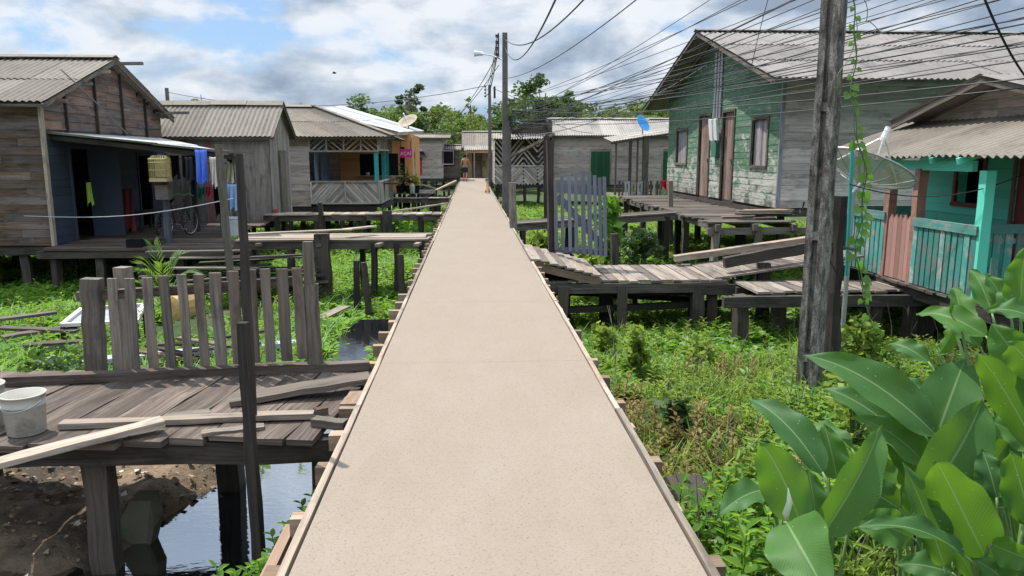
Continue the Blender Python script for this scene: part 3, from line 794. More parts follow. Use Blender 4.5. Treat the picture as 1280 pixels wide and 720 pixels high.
tag(sl.build('concrete_slab', plain('mossy_concrete', (.11, .105, .075), .9, .1, dirt=(.05, .05, .035))), 'broken concrete slab standing in the mud beside the platform posts', 'slab')
for k in range(60):
    px, py = random.choice(((U(100, 300), U(565, 615)), (U(10, 150), U(590, 715)), (U(140, 250), U(590, 640))))
    c = P(px, py, z=-.93); c.z = gz(c.x, c.y) + .01
    if abs(c.x - chan(c.y)) < chw(c.y) * 1.1: continue
    r = U(.012, .045); b = MB(); b.lathe(c, [(.001, -r * .5), (r * U(.7, 1), -r * .2), (r * U(.8, 1.1), r * .1), (r * .6, r * U(.35, .6)), (.001, r * .6)], 7)
    b.v = [(vx + U(-.3, .3) * r, vy + U(-.3, .3) * r, vz + U(-.2, .2) * r) for vx, vy, vz in b.v]
    tag(b.build('stone', random.choice(STM)), 'small stone lying on the mud bank under the platform', 'stone', 'stones and rubbish on the mud bank')

# scraps and silt litter on the mud bank
rs = np.random.RandomState(44); n = 2600; lx = -4.4 + 3.3 * rs.rand(n); ly = 4.0 + 3.4 * rs.rand(n)
kp = np.array([abs(a - chan(b_)) > chw(b_) * (.95 + .15 * rs.rand()) for a, b_ in zip(lx, ly)]); lx, ly = lx[kp], ly[kp]; n = len(lx)
an = rs.rand(n) * 6.28; sz_ = .005 + .02 * rs.rand(n) ** 2.5; lz = np.array([gz(a, b_) for a, b_ in zip(lx, ly)]) + .012
ca, sa = np.cos(an), np.sin(an); el = .4 + rs.rand(n)
lv = np.stack([np.stack([lx + sz_ * (ca * u - sa * v * el), ly + sz_ * (sa * u + ca * v * el), lz + sz_ * w_ * rs.rand(n)], 1) for u, v, w_ in ((-1, -1, .3), (1, -.8, 1.2), (.8, 1, .4), (-.9, .9, 1.4))], 1).reshape(-1, 3)
k = NT('mud_litter'); M['litter'] = k.fin(k.ramp(k.tint(), [(0, (.05, .035, .022)), (.5, (.2, .135, .08)), (.88, (.32, .24, .16)), (.96, (.4, .35, .28)), (1, (.55, .53, .5))]), .9, .1)
tag(npmesh('litter', lv, np.arange(4 * n).reshape(n, 4), np.repeat(rs.rand(n), 4), M['litter']), kind='stuff')
# ---------------------------------------------------------------- left houses
def stains(*zz):
    return None
A0 = -.25
AX = -8.77
def tfA(u, z): return random.random() ** 1.3
st = [(x, y) for x in (-15.5, -13.6, -11.9, -9.45) for y in (16.35, 18.2, 20.2, 22)]
hA, sA = house('wooden_house', 'large brown board house with a patched gable and a dark blue porch wall', -17, AX, 16.2, 22.2, A0, 2.72, 3.84, 'X', (.3, .35),
               {'S': 'wbrown', 'E': None, '*': 'wbrown'}, 'fibro', stilts=st, vpw=6, pw=.17, seg=2.2)
O, Ud, N, W = sA['E']; Oa = V(O)
dr = [(.95, 1.75, 0, 2.0), (4.3, 5.0, 0, 1.85)]
b = plank_wall(MB(), Oa, Ud, N, [(0, 2.2), (W, 2.2)], 'h', .17, dr, seg=3); w = b.build('wall', M['wporch'], hA); w['label'] = 'dark blue boarded porch wall'
b = plank_wall(MB(), Oa + V((0, 0, 2.2)), Ud, N, [(0, .77), (W / 2, 1.9), (W, .77)], 'h', .19, (), seg=1.2, lap=.014); w = b.build('wall', M['wshingle'], hA); w['label'] = 'patched gable of short brown and grey boards'
for i in range(4):
    b = MB(); u = .9 + i * 1.35; hh = .77 + 1.1 * (1 - abs(u - 3) / 3); b.beam(Oa + V((.06, u, 2.2)), Oa + V((.06, u, 2.2 + hh)), .07, .04); b.build('batten', M['wdark'], hA)
for i, (u, hz, L) in enumerate(((.15, 2.95, 1.6), (1.3, 3.4, .8), (2.2, 3.75, .9), (2.95, 4.02, 1.3), (5.75, 3.02, 1.0))):
    b = MB(); b.beam((AX - .3 + .2, 16.2 + u, hz + A0), (AX + (.9 if i > 2 else .45), 16.2 + u + .05, hz + A0 + .02), .1, .07); b.build('purlin', M['wgrey'], hA)
b = MB(); b.beam((AX + .05, 16.14, A0), (AX + .05, 16.14, 2.6), .11, .06, up=(1, 0, 0)); b.build('corner_trim', M['wpale'], hA)
for u0, u1, z0, z1 in dr:
    b = MB(); frame_rect(b, O, Ud, N, u0, u1, z0, z1, bottom=False); b.build('door_frame', M['wporch'], hA)
b = MB(); b.beam((AX + .35, 16.2 + 1.76, A0 + .02), (AX + .35, 16.2 + 1.76, A0 + 1.95), .7, .04, up=(0, 1, 0)); b.build('door', M['wporch'], hA)
b = MB(); b.beam((-12.5, 16.14, 1.63), (-9.75, 16.12, 1.66), .05, .16); pl = b.build('board', M['wpale'], hA); pl['label'] = 'pale board nailed across the front wall'
b = MB(); roof_sheets(b, (-17, 15.3, 1.72), (-9.75, 15.3, 1.72), (-9.95, 16.15, 1.98), (-17, 16.15, 1.98), vpw=6); b.build('awning', M['fibropale'], hA)
b = MB(); b.box((AX - .5, 16.2 + 1.4, A0 + 1.15), .03, .4, .5); pi = b.build('wall_picture', plain('orange_sheet', (.65, .25, .08), .7), hA)
b = MB(); roof_sheets(b, (-4.55, 16.3, 1.62), (-6.5, 21.2, 1.66), (AX + .04, 22.1, 2.08), (AX + .04, 16.3, 2.08), vpw=5, pitch=.12); pr = b.build('porch_roof', M['tin'], hA)
b = MB()
for y, xx in ((16.45, -4.9), (19.2, -5.85), (21.3, -6.5)): b = MB(); b.beam((AX + .05, y, 1.98), (xx, y, 1.55), .06, .09); b.build('porch_rafter', M['wdark'], hA)
b = MB(); b.beam((-5.0, 16.4, 1.5), (-6.6, 21.1, 1.52), .07, .09); b.build('porch_purlin', M['wdark'], hA)
for x, y, m in ((xs_(207, 16.5), 16.5, 'wblue'), (xs_(244, 19), 19.0, 'wdark'), (xs_(301, 16.5), 16.5, 'wred'), (xs_(277, 18.9), 18.9, 'wdark'), (-6.5, 21.1, 'wgrey')):
    b = MB(); z1 = 1.5 + (abs(x) - 5) * .1; b.beam((x, y, A0 - .1), (x + U(-.03, .03), y, z1), .12, .11, up=(0, 1, 0), jit=.01); b.build('porch_post', M[m], hA)
b = MB(); deck_planks(b, AX + .05, -4.7, 15.5, 17.6, A0, 'X', .2, ragged=.15); deck_planks(b, AX + .05, -5.8, 17.62, 22.2, A0, 'X', .2, ragged=.15); b.build('porch_deck', M['wdeck'], hA)
b = MB()
for y in (15.6, 18, 20.5): b = MB(); b.beam((AX, y, A0 - .12), (-4.8 if y < 17 else -6, y, A0 - .12), .1, .15); b.build('porch_joist', M['wmid'], hA)
b = MB()
b.beam((-4.9, 15.5, A0 - .1), (-4.9, 17.6, A0 - .1), .1, .13); b.build('porch_beam', M['wmid'], hA)
for x in (-8.5, -7.6, -6.8, -6.0, -4.95):
    for y in ((15.7, 18.5, 21) if x < -5 else (15.7, 17.4)): stilt(hA, x, y, gz(x, y) - .25, A0 - .1, .14)

def cloth(px0, py0, px1, py1, Y, mat, label, cat, name, folds=3, amp=.04, sag=0, taper=0, group=None):
    a = P(px0, py0, Y=Y); c = P(px1, py1, Y=Y); n, m = 14, 9; vs = []; fs = []; ph = U(0, 6)
    for lay in (0, .008):
        for j in range(m + 1):
            for i in range(n + 1):
                u, v = i / n, j / m; x = a.x + (c.x - a.x) * (u + taper * (u - .5) * v * -1)
                z = a.z + (c.z - a.z) * v - sag * (1 - (2 * u - 1) ** 2) * (1 - v) + (.05 * math.sin(u * 7 + ph) + .03 * math.sin(u * 17 + ph)) * v
                vs.append((x, Y + lay + amp * (.3 + v) * (math.sin(u * folds * 6.28 + ph + v * 2) + .5 * math.sin(u * folds * 13.1 + ph * 2 - v)), z))
    w = (n + 1) * (m + 1)
    for lay in (0, 1):
        for j in range(m):
            for i in range(n):
                q = lay * w + j * (n + 1) + i; f = (q, q + 1, q + n + 2, q + n + 1); fs.append(f if lay else f[::-1])
    for j in range(m):
        for i in (0, n): q = j * (n + 1) + i; fs.append((q, q + n + 1, q + n + 1 + w, q + w))
    for i in range(n):
        for j in (0, m): q = j * (n + 1) + i; fs.append((q, q + 1, q + 1 + w, q + w))
    mb = MB(); mb.v = vs; mb.t = [.5] * len(vs); mb.f = fs; mb.uv = [(0, 0)] * sum(len(f) for f in fs)
    return tag(mb.build(name, mat, None, True), label, cat, group)
def fab(n, c, **k): return plain(n, c, .9, .1, 0, .15, 8, **k)
cl = [((262, 196), (272, 232), 16.1, (.6, .55, .5), 'greyish white shirt hanging just right of the blue towel'), ((230, 196), (242, 226), 16.15, (.03, .03, .035), 'black shirt hanging just left of the blue towel'), ((284, 230), (298, 262), 16.3, (.25, .36, .55), 'faded blue cloth hanging low between the two poles'),
      ((212, 194), (226, 222), 16.9, (.015, .014, .016), 'black garment hanging beside the bird cage'),
      ((227, 194), (238, 221), 17.2, (.05, .045, .04), 'dark brown garment hanging second from the bird cage'),
      ((237, 192), (246, 244), 17.4, (.02, .018, .025), 'long black trousers hanging left of the blue towel'),
      ((243, 187), (261, 229), 16.2, (.1, .2, .7), 'bright blue towel hanging from the porch roof edge'),
      ((257, 204), (268, 224), 17.5, (.75, .62, .56), 'pale pink shirt hanging behind the tall grey post'),
      ((281, 204), (293, 228), 17.4, (.75, .72, .58), 'cream shirt hanging right of the tall grey post'),
      ((246, 234), (257, 246), 18.0, (.03, .2, .15), 'small dark green cloth hanging low under the blue towel'),
      ((257, 233), (265, 247), 18.0, (.55, .06, .09), 'small red cloth hanging low beside the green one'),
      ((266, 227), (279, 270), 18.3, (.012, .012, .014), 'long black cloth hanging behind the tall grey post'),
      ((286, 232), (297, 252), 17.6, (.3, .4, .58), 'light blue jeans cloth hanging near the right porch post'),
      ((290, 200), (297, 220), 17.5, (.03, .3, .22), 'green shirt hanging by the right porch post')]
for (a, c, Y, colr, lab) in cl: cloth(a[0], a[1], c[0], c[1], Y, fab('cloth_' + str(len(bpy.data.materials)), colr), lab, 'laundry', 'garment', 2, .05, .01, .15, 'laundry on the porch of the blue-walled house')
cloth(108, 228, 116, 255, 17.4, fab('lime_cloth', (.35, .5, .08)), 'lime green cloth hanging by the dark doorway', 'laundry', 'garment', 2, .02, 0, -.6)
cloth(149, 236, 170, 288, 18.9, fab('dark_pink_cloth', (.35, .09, .09)), 'dark pink cloth draped beside the second doorway of the porch', 'cloth', 'cloth', 2, .05)
lw = MB(); a, c = P(206, 193, Y=17), P(305, 200, Y=17.4); lw.tube([a.lerp(c, t) - V((0, 0, .12 * math.sin(t * 3.14))) for t in np.linspace(0, 1, 12)], .006, 4); tag(lw.build('clothes_line', M['wire']), 'clothes line strung under the porch roof carrying the laundry', 'clothes line')
lw = MB(); a, c = P(30, 270, Y=15.2), P(292, 248, Y=15.3); lw.tube([a.lerp(c, t) - V((0, 0, .16 * math.sin(t * 3.14))) for t in np.linspace(0, 1, 14)], .009, 4); tag(lw.build('rope', plain('pale_rope', (.3, .3, .32), .8)), 'pale rope stretched along the front of the porch', 'rope')

# bird cage
c0 = P(200, 209, Y=16.25); bc = thing('bird_cage', c0, 'yellow wire bird cage hanging from the porch roof beside the laundry', 'bird cage')
yel = plain('yellow_wire', (.4, .33, .13), .6); x, y, z = c0; w2, d2, h2 = .17, .15, .24
b = MB()
for i in range(9):
    t = -w2 + 2 * w2 * i / 8
    for sy in (-d2, d2): b.tube([(x + t, y + sy, z - h2), (x + t, y + sy, z + h2 * .7), (x + t * .7, y + sy * .4, z + h2)], .006, 4)
for i in range(7):
    t = -d2 + 2 * d2 * i / 6
    for s in (-w2, w2): b.tube([(x + s, y + t, z - h2), (x + s, y + t, z + h2 * .7), (x + s * .7, y + t * .4, z + h2)], .006, 4)
for zz in (-h2, -.06, .1, h2 * .7):
    b.tube([(x - w2, y - d2, z + zz), (x + w2, y - d2, z + zz), (x + w2, y + d2, z + zz), (x - w2, y + d2, z + zz), (x - w2, y - d2, z + zz)], .011, 4)
b.build('bars', yel, bc)
b = MB(); b.box((x, y, z - h2 - .03), w2 * 2.1, d2 * 2.1, .05); b.box((x, y + d2 * .9, z), w2 * 1.9, .01, h2 * 1.7); b.build('tray', plain('cage_board', (.42, .33, .16), .8), bc)
b = MB(); b.tube([(x, y, z + h2), (x, y, 1.72)], .006, 4); b.build('hook', M['wire'], bc)
b = MB(); b.box((x + .02, y + .02, z - .52), .26, .2, .3, .4); tag(b.build('wooden_box', M['wbrown']), 'brown box fixed to the porch post below the bird cage', 'box')

# bicycle
def bicycle():
    p = P(222, 281, Y=17.6); z0 = A0 + .02; ax = V((.2, 1, 0)).normalized()
    t = thing('bicycle', (p.x, 17.6, z0), 'dark bicycle parked on the porch in front of the red board wall', 'bicycle')
    o = V((p.x, 17.6, z0)); q = lambda u, z: o + ax * u + V((0, 0, z))
    sd = V((ax.y, -ax.x, 0))
    for u in (-.5, .52):
        b = MB(); b.tube([q(u + .32 * math.cos(a), .33 + .32 * math.sin(a)) for a in np.linspace(0, 6.2832, 25)], .02, 6, cap=False); wl = b.build('wheel', M['darkmetal'], t)
        b = MB()
        for a in np.linspace(0, 6.28, 15)[:-1]: b.tube([q(u, .33), q(u + .31 * math.cos(a), .33 + .31 * math.sin(a))], .003, 3)
        b.tube([q(u + .3 * math.cos(a), .33 + .3 * math.sin(a)) for a in np.linspace(0, 6.2832, 25)], .009, 4, cap=False); b.build('rim', M['metal'], wl)
    b = MB()
    for a, c in (((-.5, .33), (-.08, .3)), ((-.08, .3), (-.2, .78)), ((-.2, .72), (-.5, .33)), ((-.18, .7), (.33, .76)), ((-.08, .3), (.35, .68)), ((.31, .85), (.52, .33))): b.tube([q(*a), q(*c)], .017, 6)
    b.build('frame', plain('dark_red_frame', (.06, .015, .02), .4), t)
    b = MB(); b.tube([q(.28, .92) - sd * .28, q(.36, .97) - sd * .12, q(.33, .94), q(.36, .97) + sd * .12, q(.28, .92) + sd * .28], .013, 6); b.build('handlebar', M['metal'], t)
    b = MB(); b.lathe(q(-.22, .84), [(.02, -.05), (.06, -.02), (.1, .03), (.07, .06), (.001, .06)], 10); b.build('saddle', M['black'], t)
    b = MB()
    for s in (-1, 1): b.tube([q(-.08, .3), q(-.08, .3) + sd * s * .1, q(-.08 + s * .12, .3 - s * .12) + sd * s * .1, q(-.08 + s * .12, .3 - s * .12) + sd * s * .2], .012, 5)
    b.build('pedals', M['metal'], t)
bicycle()
c = P(290, 279, Y=18.2); b = MB(); b.lathe((c.x, 18.2, A0), [(.001, 0), (.19, 0), (.22, .38), (.24, .4), (.22, .42), (.2, .4), (.16, .06), (.001, .05)], 18); tag(b.build('laundry_tub', plain('pale_tub', (.55, .57, .58), .5)), 'pale plastic laundry tub on the porch deck behind the tall grey post', 'tub')
c = P(168, 299, Y=15.75); b = MB(); b.box((c.x, 15.8, A0 + .09), .3, .22, .16); tag(b.build('crate', M['black']), 'black crate on the front edge of the porch deck', 'crate')
for i in range(5):
    c = P(178 + i * 4.5, 296, Y=16.0 + .1 * i); b = MB(); b.beam((c.x - .15, 16.0 + .12 * i, A0 + .03), (c.x + .18, 16.1 + .12 * i, A0 + U(.05, .16)), .1, .05); tag(b.build('scrap_board', M['wdark']), 'dark scrap board lying on the porch deck right of the crate', 'scrap board', 'dark scrap boards on the porch deck')
bn = thing('bench', (-8.3, 19.6, A0), 'low dark wooden bench against the dark blue porch wall', 'bench')
b = MB(); b.beam((-8.3, 18.9, A0 + .45), (-8.3, 20.4, A0 + .45), .35, .05); b.build('seat', M['wdark'], bn)
for yy in (19.05, 20.25):
    for xx in (-8.43, -8.17): b = MB(); b.beam((xx, yy, A0), (xx, yy, A0 + .43), .05, .05); b.build('leg', M['wdark'], bn)

# footbridges on the left
def fbridge(name, label, xa, xb, y0, y1, z, posts, mat='wbridge', beams=True, bmat='wmid', skip=0, slope=None, pw=.22, along='Y', w=.12):
    t = thing(name, ((xa + xb) / 2, (y0 + y1) / 2, gz((xa + xb) / 2, y0)), label, 'footbridge')
    b = MB(); deck_planks(b, xa, xb, y0, y1, z, along, pw, slope=slope, skip=skip); b.build('deck', M[mat], t)
    zf = slope or (lambda x, y: z)
    for yb in (y0 + .08, y1 - .1):
        b = MB(); b.beam((xa, yb, zf(xa, yb) - .12), (xb, yb, zf(xb, yb) - .12), .09, .15); b.build('beam', M[bmat], t)
    for q in posts:
        x, y = q[0], q[1]; hh = q[2] if len(q) > 2 else -.08
        stilt(t, x, y, gz(x, y) - .3, zf(x, y) + hh, q[3] if len(q) > 3 else w, 'wdark', 'post')
    return t
fb = fbridge('footbridge', 'grey plank footbridge from the walkway to the porch of the dark blue house', -4.7, XL - .15, 15.0, 16.2, -.03,
        [(-2.95, 14.95, .12, .28), (-1.95, 15.05), (-2.35, 16.1), (-1.5, 15.05), (-1.0, 15.1), (-3.6, 15.1), (-4.4, 15.1), (-4.6, 16)], 'wpale', along='X', pw=.32)
for x, dy in ((-4.1, .2), (-2.9, .1), (-1.75, .0), (-1.0, .05)):
    b = MB(); b.beam((x - .1, 14.7 + dy, -.12), (x + .12, 16.0, -.1), .1, .06); b.build('crosspiece', M['wpale'], fb)
for i, (pa, pb_) in enumerate((((445, 326), (446, 375)), ((455, 328), (462, 378)), ((500, 318), (504, 350)))):
    post_at('post', pa, pb_, 13.9 - .3 * i, .12, 'wdark', ('short black stump post left of the pair under the footbridge', 'short black stump post right beside its twin under the footbridge', 'thin black stump post under the footbridge near the walkway')[i], zbot=-1.6)
b = MB(); b.beam(P(300, 293, Y=14.7), P(440, 287, Y=14.9), .2, .03); tag(b.build('plank', M['wpale']), 'long loose pale plank lying on the footbridge to the porch', 'plank')
b = MB(); b.beam(P(430, 287, Y=15.3), P(468, 283, Y=15.8), .18, .03); tag(b.build('plank', M['wpale']), 'short loose plank stacked at the middle of the footbridge', 'plank')
for i in range(16):
    x = U(-5.6, -3.5); z = -.9 + .045 * i; L = U(.6, 1.3); b = MB(); a = U(-.25, .25); yy = U(14.2, 14.9)
    b.beam((x - L, yy, z + U(-.05, .05)), (x + L * math.cos(a), yy + L * math.sin(a), z + U(-.04, .06)), .16, .03)
    tag(b.build('scrap_board', M[random.choice(['wmid', 'wgrey', 'wdark'])]), 'old board in the stack under the porch footbridge', 'scrap board', 'stacked old boards under the footbridge')
fbridge('footbridge', 'long narrow footbridge of short boards in front of the lattice porch', -6.0, XL - .12, 22.0, 22.9, -.06,
        [(x, y) for x in (-5.6, -4.3, -3.1, -2.6, -1.5, -.95) for y in (22.05, 22.8)] + [(-4.35, 22.0, .35), (-2.45, 22.02, .1, .22)], 'wpale')
b = MB(); b.beam(P(480, 266, Y=22.4) , P(560, 254, Y=23.5), .1, .04); tag(b.build('pole', M['wpale']), 'pale rail slanting up from the narrow footbridge to the walkway', 'rail')
fbridge('footbridge', 'thin far footbridge with a slanting rail beside the potted plants', -3.4, XL - .1, 31.5, 32.3, -.12, [(x, y) for x in (-3.2, -2.4, -1.6, -1.0) for y in (31.6, 32.2)], 'wgrey')
for i, (a, c) in enumerate((((512, 226), (560, 240)), ((545, 238), (570, 226)), ((555, 250), (572, 241)))):
    b = MB(); b.beam(P(*a, Y=34.5), P(*c, Y=34.9), .22, .06); tag(b.build('plank', M['wpale']), ('long pale gangplank sloping down below the potted plants', 'thin plank leaning up to the far end of the walkway', 'short plank resting against the walkway by the far footbridge')[i], 'plank')
for i in range(22):
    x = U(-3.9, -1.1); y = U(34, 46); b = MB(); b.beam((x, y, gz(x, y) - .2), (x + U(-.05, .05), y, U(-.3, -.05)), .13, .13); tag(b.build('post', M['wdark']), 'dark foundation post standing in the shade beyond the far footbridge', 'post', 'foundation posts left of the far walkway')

# second house: vertical boards, some red
def tfB(u, z): return random.random()
B0 = -.3
hB, sB = house('wooden_house', 'grey vertical-board house with red stained boards behind the laundry', -12, -5.9, 22.7, 25.1, B0, 2.3, 3.12, 'X', (.22, .3), {'*': 'wred', 'E': 'wred'}, 'fibro',
               orient='v', pw={'S': .17, 'E': .17, 'N': .3, 'W': .3}, stilts=[(x, y) for x in (-10, -8.6, -7.3, -6.1) for y in (22.8, 24.9)], vpw=5)
O, Ud, N, W = sB['E']; d = panel(hB, 'door', O, Ud, N, 1.0, 1.7, .1, 2.0, M['wgrey'], M['wmid'], inset=.05)
b = MB(); b.beam((-5.8, 22.75, B0), (-5.8, 22.75, B0 + .35), .1, .2); b.build('skirting_board', fab('faded_red', (.3, .09, .08)), hB)

# third house with lattice porch
C0 = -.15; CY = 27.0
xc = lambda px: xs_(px, CY)
hC, sC = house('wooden_house', 'grey house with a lattice porch and turquoise posts beside the orange building', -8.2, xc(476), CY, 31.2, C0, 2.38, 3.36, 'X', (.55, .45),
               {'S': None, 'E': None, '*': 'wfar'}, 'fibro', stilts=[(x, y) for x in (-6.4, -5.5, -4.6, -3.9, -3.35) for y in (27.1, 29, 31)], hipx=-5.9, ridge_hip=1, rpos=.55)
b = plank_wall(MB(), (-8.2, CY, C0), (1, 0, 0), (0, -1, 0), [(0, 2.5), (8.2 + xc(388), 2.5)], 'h', .13); b.build('wall', M['wfar'], hC)
xl, xr2 = xc(389), xc(474); wv = xr2 - xl
def rail_panel(O, Ud, N, w, h, name, parts, mat, sw=.09, gap=.012):
    b = MB(); n = len(parts); wi = w / n
    for i, ang in enumerate(parts):
        strips(b, V(O) + V(Ud) * wi * i, Ud, N, wi - .03, h, ang, sw, gap)
    O = V(O); Ud = V(Ud); Nn = V(N) * .03
    b.beam(O + Nn + V((0, 0, h)), O + Ud * w + Nn + V((0, 0, h)), .06, .06); b.beam(O + Nn, O + Ud * w + Nn, .06, .06)
    for i in range(n + 1): b.beam(O + Ud * wi * i + Nn * 1.3, O + Ud * wi * i + Nn * 1.3 + V((0, 0, h)), .05, .05, up=Ud)
    return b.build(name, mat, hC)
zr0 = P(420, 254, Y=CY).z; zr1 = P(420, 227, Y=CY).z; zl0 = P(420, 189, Y=CY).z; zl1 = P(420, 169.5, Y=CY).z
rail_panel((xl, CY, zr0), (1, 0, 0), (0, -1, 0), wv, zr1 - zr0, 'porch_rail', [R(47), R(-47)], M['wfar'])
rail_panel((xl, CY, zl0), (1, 0, 0), (0, -1, 0), wv, zl1 - zl0, 'lattice', [R(40), R(-40), R(40), R(-40)], M['wfar'], .04, .1)
rail_panel((xr2, CY, zr0), (0, 1, 0), (1, 0, 0), 3.0, zr1 - zr0, 'porch_rail', [R(90)], M['wfar'])
rail_panel((xr2, CY, zl0 + .05), (0, 1, 0), (1, 0, 0), 3.0, zl1 - zl0, 'lattice', [R(90)], M['wfar'], .07, .03)
for px, Y in ((471, 27.06), (478, 29.0), (483, 30.2)):
    b = MB(); x = xs_(471, 27) + (.03 if Y > 28 else 0); b.beam((x, Y, zr1 - .02), (x, Y, zl0 + .05), .14, .12, up=(0, 1, 0)); b.build('porch_post', M['tealpost'], hC)
ins = [(1.0, 2.35 + .6, 1.0, 1.62)]
b = plank_wall(MB(), (xl + .55, 29.9, C0), (1, 0, 0), (0, -1, 0), [(0, 2.5), (xr2 - xl - .6, 2.5)], 'h', .14, [(.75, 2.3, 1.0, 1.75)]); w = b.build('wall', M['orange'], hC); w['label'] = 'orange porch back wall with a wide serving hatch'
b = MB(); b.box((xl + 1.95, 30.25, C0 + 1.4), 1.6, .05, .9); b.build('hatch_shadow', M['black'], hC)['label'] = 'dark sheet standing for the shade inside the serving hatch'  # near-black sheet put in for the shade behind the hatch opening
b = MB(); b.beam((xl + 1.2, 29.8, C0 + .98), (xl + 2.95, 29.8, C0 + .98), .25, .04); b.build('counter', M['wpale'], hC)
b = plank_wall(MB(), (xl + .1, 27.2, C0), (0, 1, 0), (1, 0, 0), [(0, 2.5), (2.7, 2.5)], 'v', .3, [(.5, 1.2, 0, 2.0)]); b.build('wall', M['bluewall'], hC)
b = MB(); b.box((xl + 2.0, 28.5, zr1 - .12), 2.0, .6, .05); b.build('table', M['wmid'], hC)
b = MB(); b.lathe((xl + 1.6, 29.8, C0 + 1.0), [(.001, 0), (.07, 0), (.08, .13), (.001, .13)], 10); tag(b.build('jar', M['bucket']), 'small pale jar on the counter of the orange serving hatch', 'jar')

# orange building behind
D0 = 0.0
oD = thing('orange_house', (-4.6, 35.5, gz(-4.6, 35)), 'orange painted building with a bright tin roof and pink sign', 'house')
b = plank_wall(MB(), (-6.4, 34.4, D0), (1, 0, 0), (0, -1, 0), [(0, 3.3), (6.4 - 2.66, 2.55)], 'v', .2, [(6.4 - 3.15, 6.4 - 2.9, 0, 2.0)]); b.build('wall', M['orange'], oD)
b = plank_wall(MB(), (-2.66, 34.4, D0), (0, 1, 0), (1, 0, 0), [(0, 2.55), (5, 2.55)], 'v', .2, [(.8, 1.8, 0, 2.0)]); b.build('wall', M['orange'], oD)
b = MB(); b.box((-3.0, 34.55, 1.0), .5, .04, 2.0); b.build('door', M['black'], oD)
b = MB(); roof_sheets(b, (-3.0, 31.6, 2.55), (-2.4, 39.5, 2.85), (-6.5, 39.5, 4.1), (-6.5, 31.6, 3.45), vpw=4, amp=.02); b.build('roof', M['tin'], oD)
b = MB(); b.beam((-3.0, 31.65, 2.47), (-6.45, 31.65, 3.36), .05, .1); b.beam((-3.0, 31.6, 2.48), (-2.45, 39.5, 2.78), .06, .1); b.build('fascia', M['wpale'], oD)
b = MB(); deck_planks(b, -6.4, -1.7, 33.2, 36.6, D0, 'Y', .2); b.build('porch_deck', M['wgrey'], oD)
for x in (-5.5, -4.4, -3.4, -2.5, -1.8):
    for y in (33.3, 36): stilt(oD, x, y, gz(x, y) - .3, D0 - .05)
a = P(499, 186, Y=33.8); c = P(515, 197, Y=33.8); sgn = thing('sign', ((a.x + c.x) / 2, 33.8, c.z), 'pink sign with pale lettering hanging on the orange building', 'sign')
b = MB(); b.box(((a.x + c.x) / 2, 33.83, (a.z + c.z) / 2), c.x - a.x, .04, a.z - c.z); b.build('board', plain('magenta_board', (.5, .03, .2), .5, var=.08), sgn)
fc = bpy.data.curves.new('lettering', 'FONT'); fc.body = 'AÇAÍ'; fc.size = .21; fc.align_x = 'CENTER'; fc.align_y = 'CENTER'; fc.extrude = .004
fo = bpy.data.objects.new('lettering', fc); col.objects.link(fo); bpy.context.view_layer.update(); lm = bpy.data.meshes.new_from_object(fo.evaluated_get(bpy.context.evaluated_depsgraph_get())); bpy.data.objects.remove(fo); fo = bpy.data.objects.new('lettering', lm); col.objects.link(fo); fo.data.materials.append(plain('pale_pink_letters', (.85, .55, .68), .5, var=.05)); fo.parent = sgn
fo.location = V((0, -.005, (a.z - c.z) / 2 - .02)); fo.rotation_euler = (R(90), 0, 0)
b = MB(); b.beam((a.x + .05, 33.83, a.z), (a.x + .05, 33.83, a.z + .35), .03, .03); b.beam((c.x - .05, 33.83, a.z), (c.x - .05, 33.83, a.z + .35), .03, .03); b.build('hanger', M['darkmetal'], sgn)

def leafblob(c, r, n, size, squash=.8, rs=RS):
    """small leaf faces through a lumpy volume; returns verts, faces, tint"""
    d = rs.normal(size=(n, 3)); d /= np.linalg.norm(d, axis=1)[:, None]
    p = d * (rs.rand(n, 1) ** .45) * r; p[:, 2] *= squash
    p += np.array(c)
    return leaves_at(p, size, rs)
def leaves_at(p, size, rs=RS, flat=.5):
    n = len(p)
    a = rs.normal(size=(n, 3)); a[:, 2] *= flat; a /= np.linalg.norm(a, axis=1)[:, None]
    b = rs.normal(size=(n, 3)); b -= a * (a * b).sum(1)[:, None]; b /= np.linalg.norm(b, axis=1)[:, None]
    s = size * (.6 + .8 * rs.rand(n, 1))
    v = np.stack([p - a * s * .5, p + b * s * .28, p + a * s * .5, p - b * s * .28], 1).reshape(-1, 3)
    f = np.arange(4 * n).reshape(n, 4); t = np.repeat(rs.rand(n), 4)
    return v, f, t
def join(parts):
    vs, fs, ts = [], [], []; k = 0
    for v, f, t in parts: vs.append(v); fs.append(f + k); ts.append(t); k += len(v)
    return np.concatenate(vs), np.concatenate(fs), np.concatenate(ts)

for px, py, h, lab, mt in ((511, 214, .55, 'reddish leafy plant in a dark pot on the orange house porch', 'lfdry'), (519, 216, .45, 'bright green bushy plant in a dark pot right of the reddish one', 'lfweed'), (500, 214, .9, 'tall dark green plant beside the door of the orange building', 'lfdark')):
    q = P(px, py, Y=33.4); o = V((q.x, 33.4, D0)); t = thing('potted_plant', o, lab, 'potted plant')
    b = MB(); b.lathe(o, [(.001, 0), (.15, 0), (.2, .3), (.22, .3), (.22, .33), (.17, .33), (.15, .28), (.001, .28)], 12); b.build('pot', M['black'], t)
    v, f, tt = leafblob((0, 0, .33 + h * .5), h * .5, 160, .13, 1.1); npmesh('foliage', v, f, tt, M[mt], parent=t)
q = P(515, 219, Y=33.2); b = MB(); b.lathe((q.x, 33.2, D0), [(.001, 0), (.1, 0), (.12, .3), (.07, .42), (.001, .44)], 10); tag(b.build('jug', M['bucket']), 'small white jug standing between the potted plants', 'jug')

